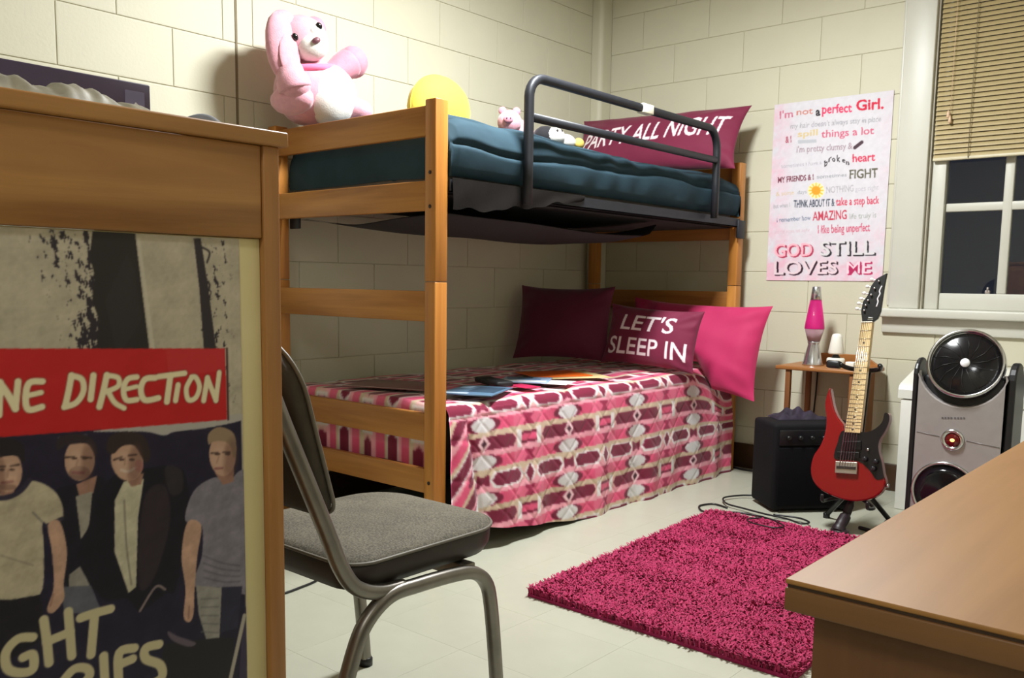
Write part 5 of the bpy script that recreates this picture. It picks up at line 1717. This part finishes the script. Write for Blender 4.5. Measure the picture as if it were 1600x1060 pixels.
T.part(MB().tube(smooth_path([(0.19, -2.085, 1.735), (0.20, -2.04, 1.775), (0.205, -1.985, 1.815)], 4), [0.045, 0.046, 0.047, 0.048, 0.05, 0.055, 0.058, 0.06, 0.06], 16).ell((0.205, -1.968, 1.822), (0.056, 0.062, 0.066), 24, N8, seed=8), 'arm', M_PLUSH2)  # raised arm takes the deeper pink, so its shade is in the colour
T.part(MB().ell((0.235, -2.275, 1.612), (0.10, 0.062, 0.058), 24, N8, seed=9), 'leg', M_PLUSH)
T.part(MB().ell((0.245, -2.015, 1.600), (0.11, 0.062, 0.062), 24, N8, seed=10), 'leg', M_PLUSH)
T.part(MB().tube([(0.20 + 0.098 * math.cos(a), -2.185 + 0.098 * math.sin(a), 1.757 + 0.02 * math.sin(a) - 0.012 * math.cos(a)) for a in np.linspace(0, 2 * PI, 25)[:-1]], 0.013, 10, closed=True).box((0.285, -2.150, 1.660), (0.303, -2.095, 1.752), 0.008, 2), 'scarf', plain('pink_felt', (232, 120, 160), 0.9, var=0.1, sheen=0.3), 'bright pink neck scarf')

T.o.location.z += 0.026
T.o.location.y -= 0.048
T.o.scale = (1.03, 1.03, 0.95)
T = Thing('cushion', 'round plain yellow plush cushion behind the bed post', 'cushion', (0.34, -1.655, 1.545))
T.part(MB().ell((0.34, -1.655, 1.685), (0.090, 0.166, 0.140), 40, 0.012, 40, seed=2, mtx=None), 'cover', plain('yellow_plush', (232, 206, 74), 0.85, var=0.04, bump=0.4, bscale=240, sheen=0.3))
T.part(MB().tube([(0.34, -1.655 + 0.1665 * math.cos(a), 1.685 + 0.1405 * math.sin(a)) for a in np.linspace(0, 2 * PI, 49)[:-1]], 0.003, 6, closed=True), 'piping', plain('yellow_seam', (226, 196, 70), 0.8))

T = Thing('plush_toy', 'small pink pig plush behind the near end of the guard rail', 'plush toy', (0.50, -1.36, 1.545))
T.part(MB().ell((0.50, -1.34, 1.620), (0.058, 0.105, 0.058), 28, N8, seed=3), 'body', M_PLUSH)
hm = Matrix.Translation((0.515, -1.405, 1.652)) @ Matrix.Rotation(math.radians(-42), 4, 'Z')
head = T.part(MB().ell((0, 0, 0), (0.055, 0.052, 0.052), 28, N8, mtx=hm, seed=4), 'head', M_PLUSH)
T.part(MB().ell((0.052, -0.012, 0.004), (0.014, 0.022, 0.018), 18, mtx=hm), 'snout', M_PLUSH2, sub=head)
for y in (-0.020, -0.004):
    T.part(MB().ell((0.0645, y, 0.006), (0.003, 0.003, 0.0045), 10, mtx=hm), 'nostril', plain('nostril', (120, 60, 80), 0.6), sub=head)
for y in (-0.03, 0.03):
    T.part(MB().ell((-0.005, y, 0.048), (0.010, 0.018, 0.018), 14, mtx=hm), 'ear', M_PLUSH2, sub=head)

T = Thing('plush_toy', 'black and white penguin plush lying behind the guard rail', 'plush toy', (0.60, -1.12, 1.545))
M_BPL = plain('black_plush', (26, 25, 30), 0.9, var=0.1, bump=0.5, bscale=240, sheen=0.2)
T.part(MB().ell((0.570, -1.08, 1.590), (0.075, 0.135, 0.045), 28, N8, seed=5), 'body', M_BPL)
head = T.part(MB().ell((0.600, -1.205, 1.600), (0.055, 0.060, 0.048), 28, N8, seed=6), 'head', M_BPL)
T.part(MB().ell((0.632, -1.185, 1.603), (0.042, 0.056, 0.038), 24, 0.02, seed=7).ell((0.625, -1.100, 1.592), (0.042, 0.060, 0.034), 24, 0.02, seed=8), 'face', M_WPLUSH, 'white face and belly', sub=head)
for p in ((0.664, -1.206, 1.622), (0.664, -1.176, 1.624)):
    T.part(MB().ell(p, (0.006, 0.0065, 0.007), 12), 'eye', M_EYE, sub=head)
T.part(MB().ell((0.655, -1.035, 1.590), (0.020, 0.030, 0.024), 16), 'foot', plain('yellow_felt', (214, 186, 92), 0.85), 'yellow foot')
T.o.location.y -= 0.055

# ------------------------------------------------------------------ papers and folders on the lower bunk
ZB = 0.5605


def flat_item(name, label, cat, c, size, rot, col, th=0.003, z=ZB, stripes=(), rough=0.4, bev=0.001, group=None):
    T = Thing(name, label, cat, (c[0], c[1], z), local=True, rot=(0, 0, math.radians(rot)))
    T.part(MB().box((-size[0] / 2, -size[1] / 2, 0), (size[0] / 2, size[1] / 2, th), bev), 'cover', plain(name + '_cover', col, rough, var=0.06, scale=14))
    for k, (x0, y0, x1, y1, cc_) in enumerate(stripes):
        T.part(MB().box((x0, y0, th + 0.0001), (x1, y1, th + 0.0006)), 'printed_panel', plain(name + '_panel', cc_, rough))
    return T


flat_item('folder', 'dull brown folder lying flat at the foot of the lower bunk', 'folder', (0.50, -2.04), (0.34, 0.25), 20, (126, 84, 84), 0.004, stripes=((-0.17, -0.125, 0.17, -0.118, (206, 186, 180)),))
flat_item('magazine', 'slate blue magazine beside the front bed post on the lower bunk', 'magazine', (0.845, -1.95), (0.20, 0.27), 24, (84, 112, 138), 0.005,
          stripes=((-0.09, -0.12, 0.0, -0.09, (190, 204, 220)), (-0.02, -0.06, 0.085, 0.10, (52, 72, 92)), (-0.085, 0.04, -0.04, 0.11, (150, 176, 200))))
flat_item('pencil_case', 'black zip case lying on the bedspread between two blue magazines', 'case', (0.735, -1.735), (0.21, 0.075), -22, (24, 22, 26), 0.022, bev=0.008, rough=0.6)
flat_item('booklet', 'magenta booklet lying partly in front of the black case', 'booklet', (0.862, -1.70), (0.12, 0.08), -10, (190, 40, 84), 0.003)
flat_item('magazine', 'pale blue and white magazine between black case and orange folder', 'magazine', (0.735, -1.53), (0.20, 0.20), 32, (150, 176, 206), 0.005,
          stripes=((-0.09, -0.09, 0.09, -0.03, (226, 230, 236)), (-0.08, 0.00, 0.06, 0.03, (84, 120, 160)), (-0.09, 0.05, 0.02, 0.09, (70, 90, 112))))
flat_item('paper', 'cream sheet of paper lying under the orange folder', 'paper', (0.690, -1.225), (0.33, 0.34), -28, (214, 190, 138), 0.0012)
flat_item('folder', 'bright orange folder on the lower bunk in front of the cushions', 'folder', (0.665, -1.255), (0.23, 0.27), -24, (232, 104, 28), 0.004, z=ZB + 0.0016)
flat_item('paper', 'white sheet of paper at the bed edge beside the pale blue magazine', 'paper', (0.868, -1.49), (0.12, 0.15), 20, (236, 226, 224), 0.001)
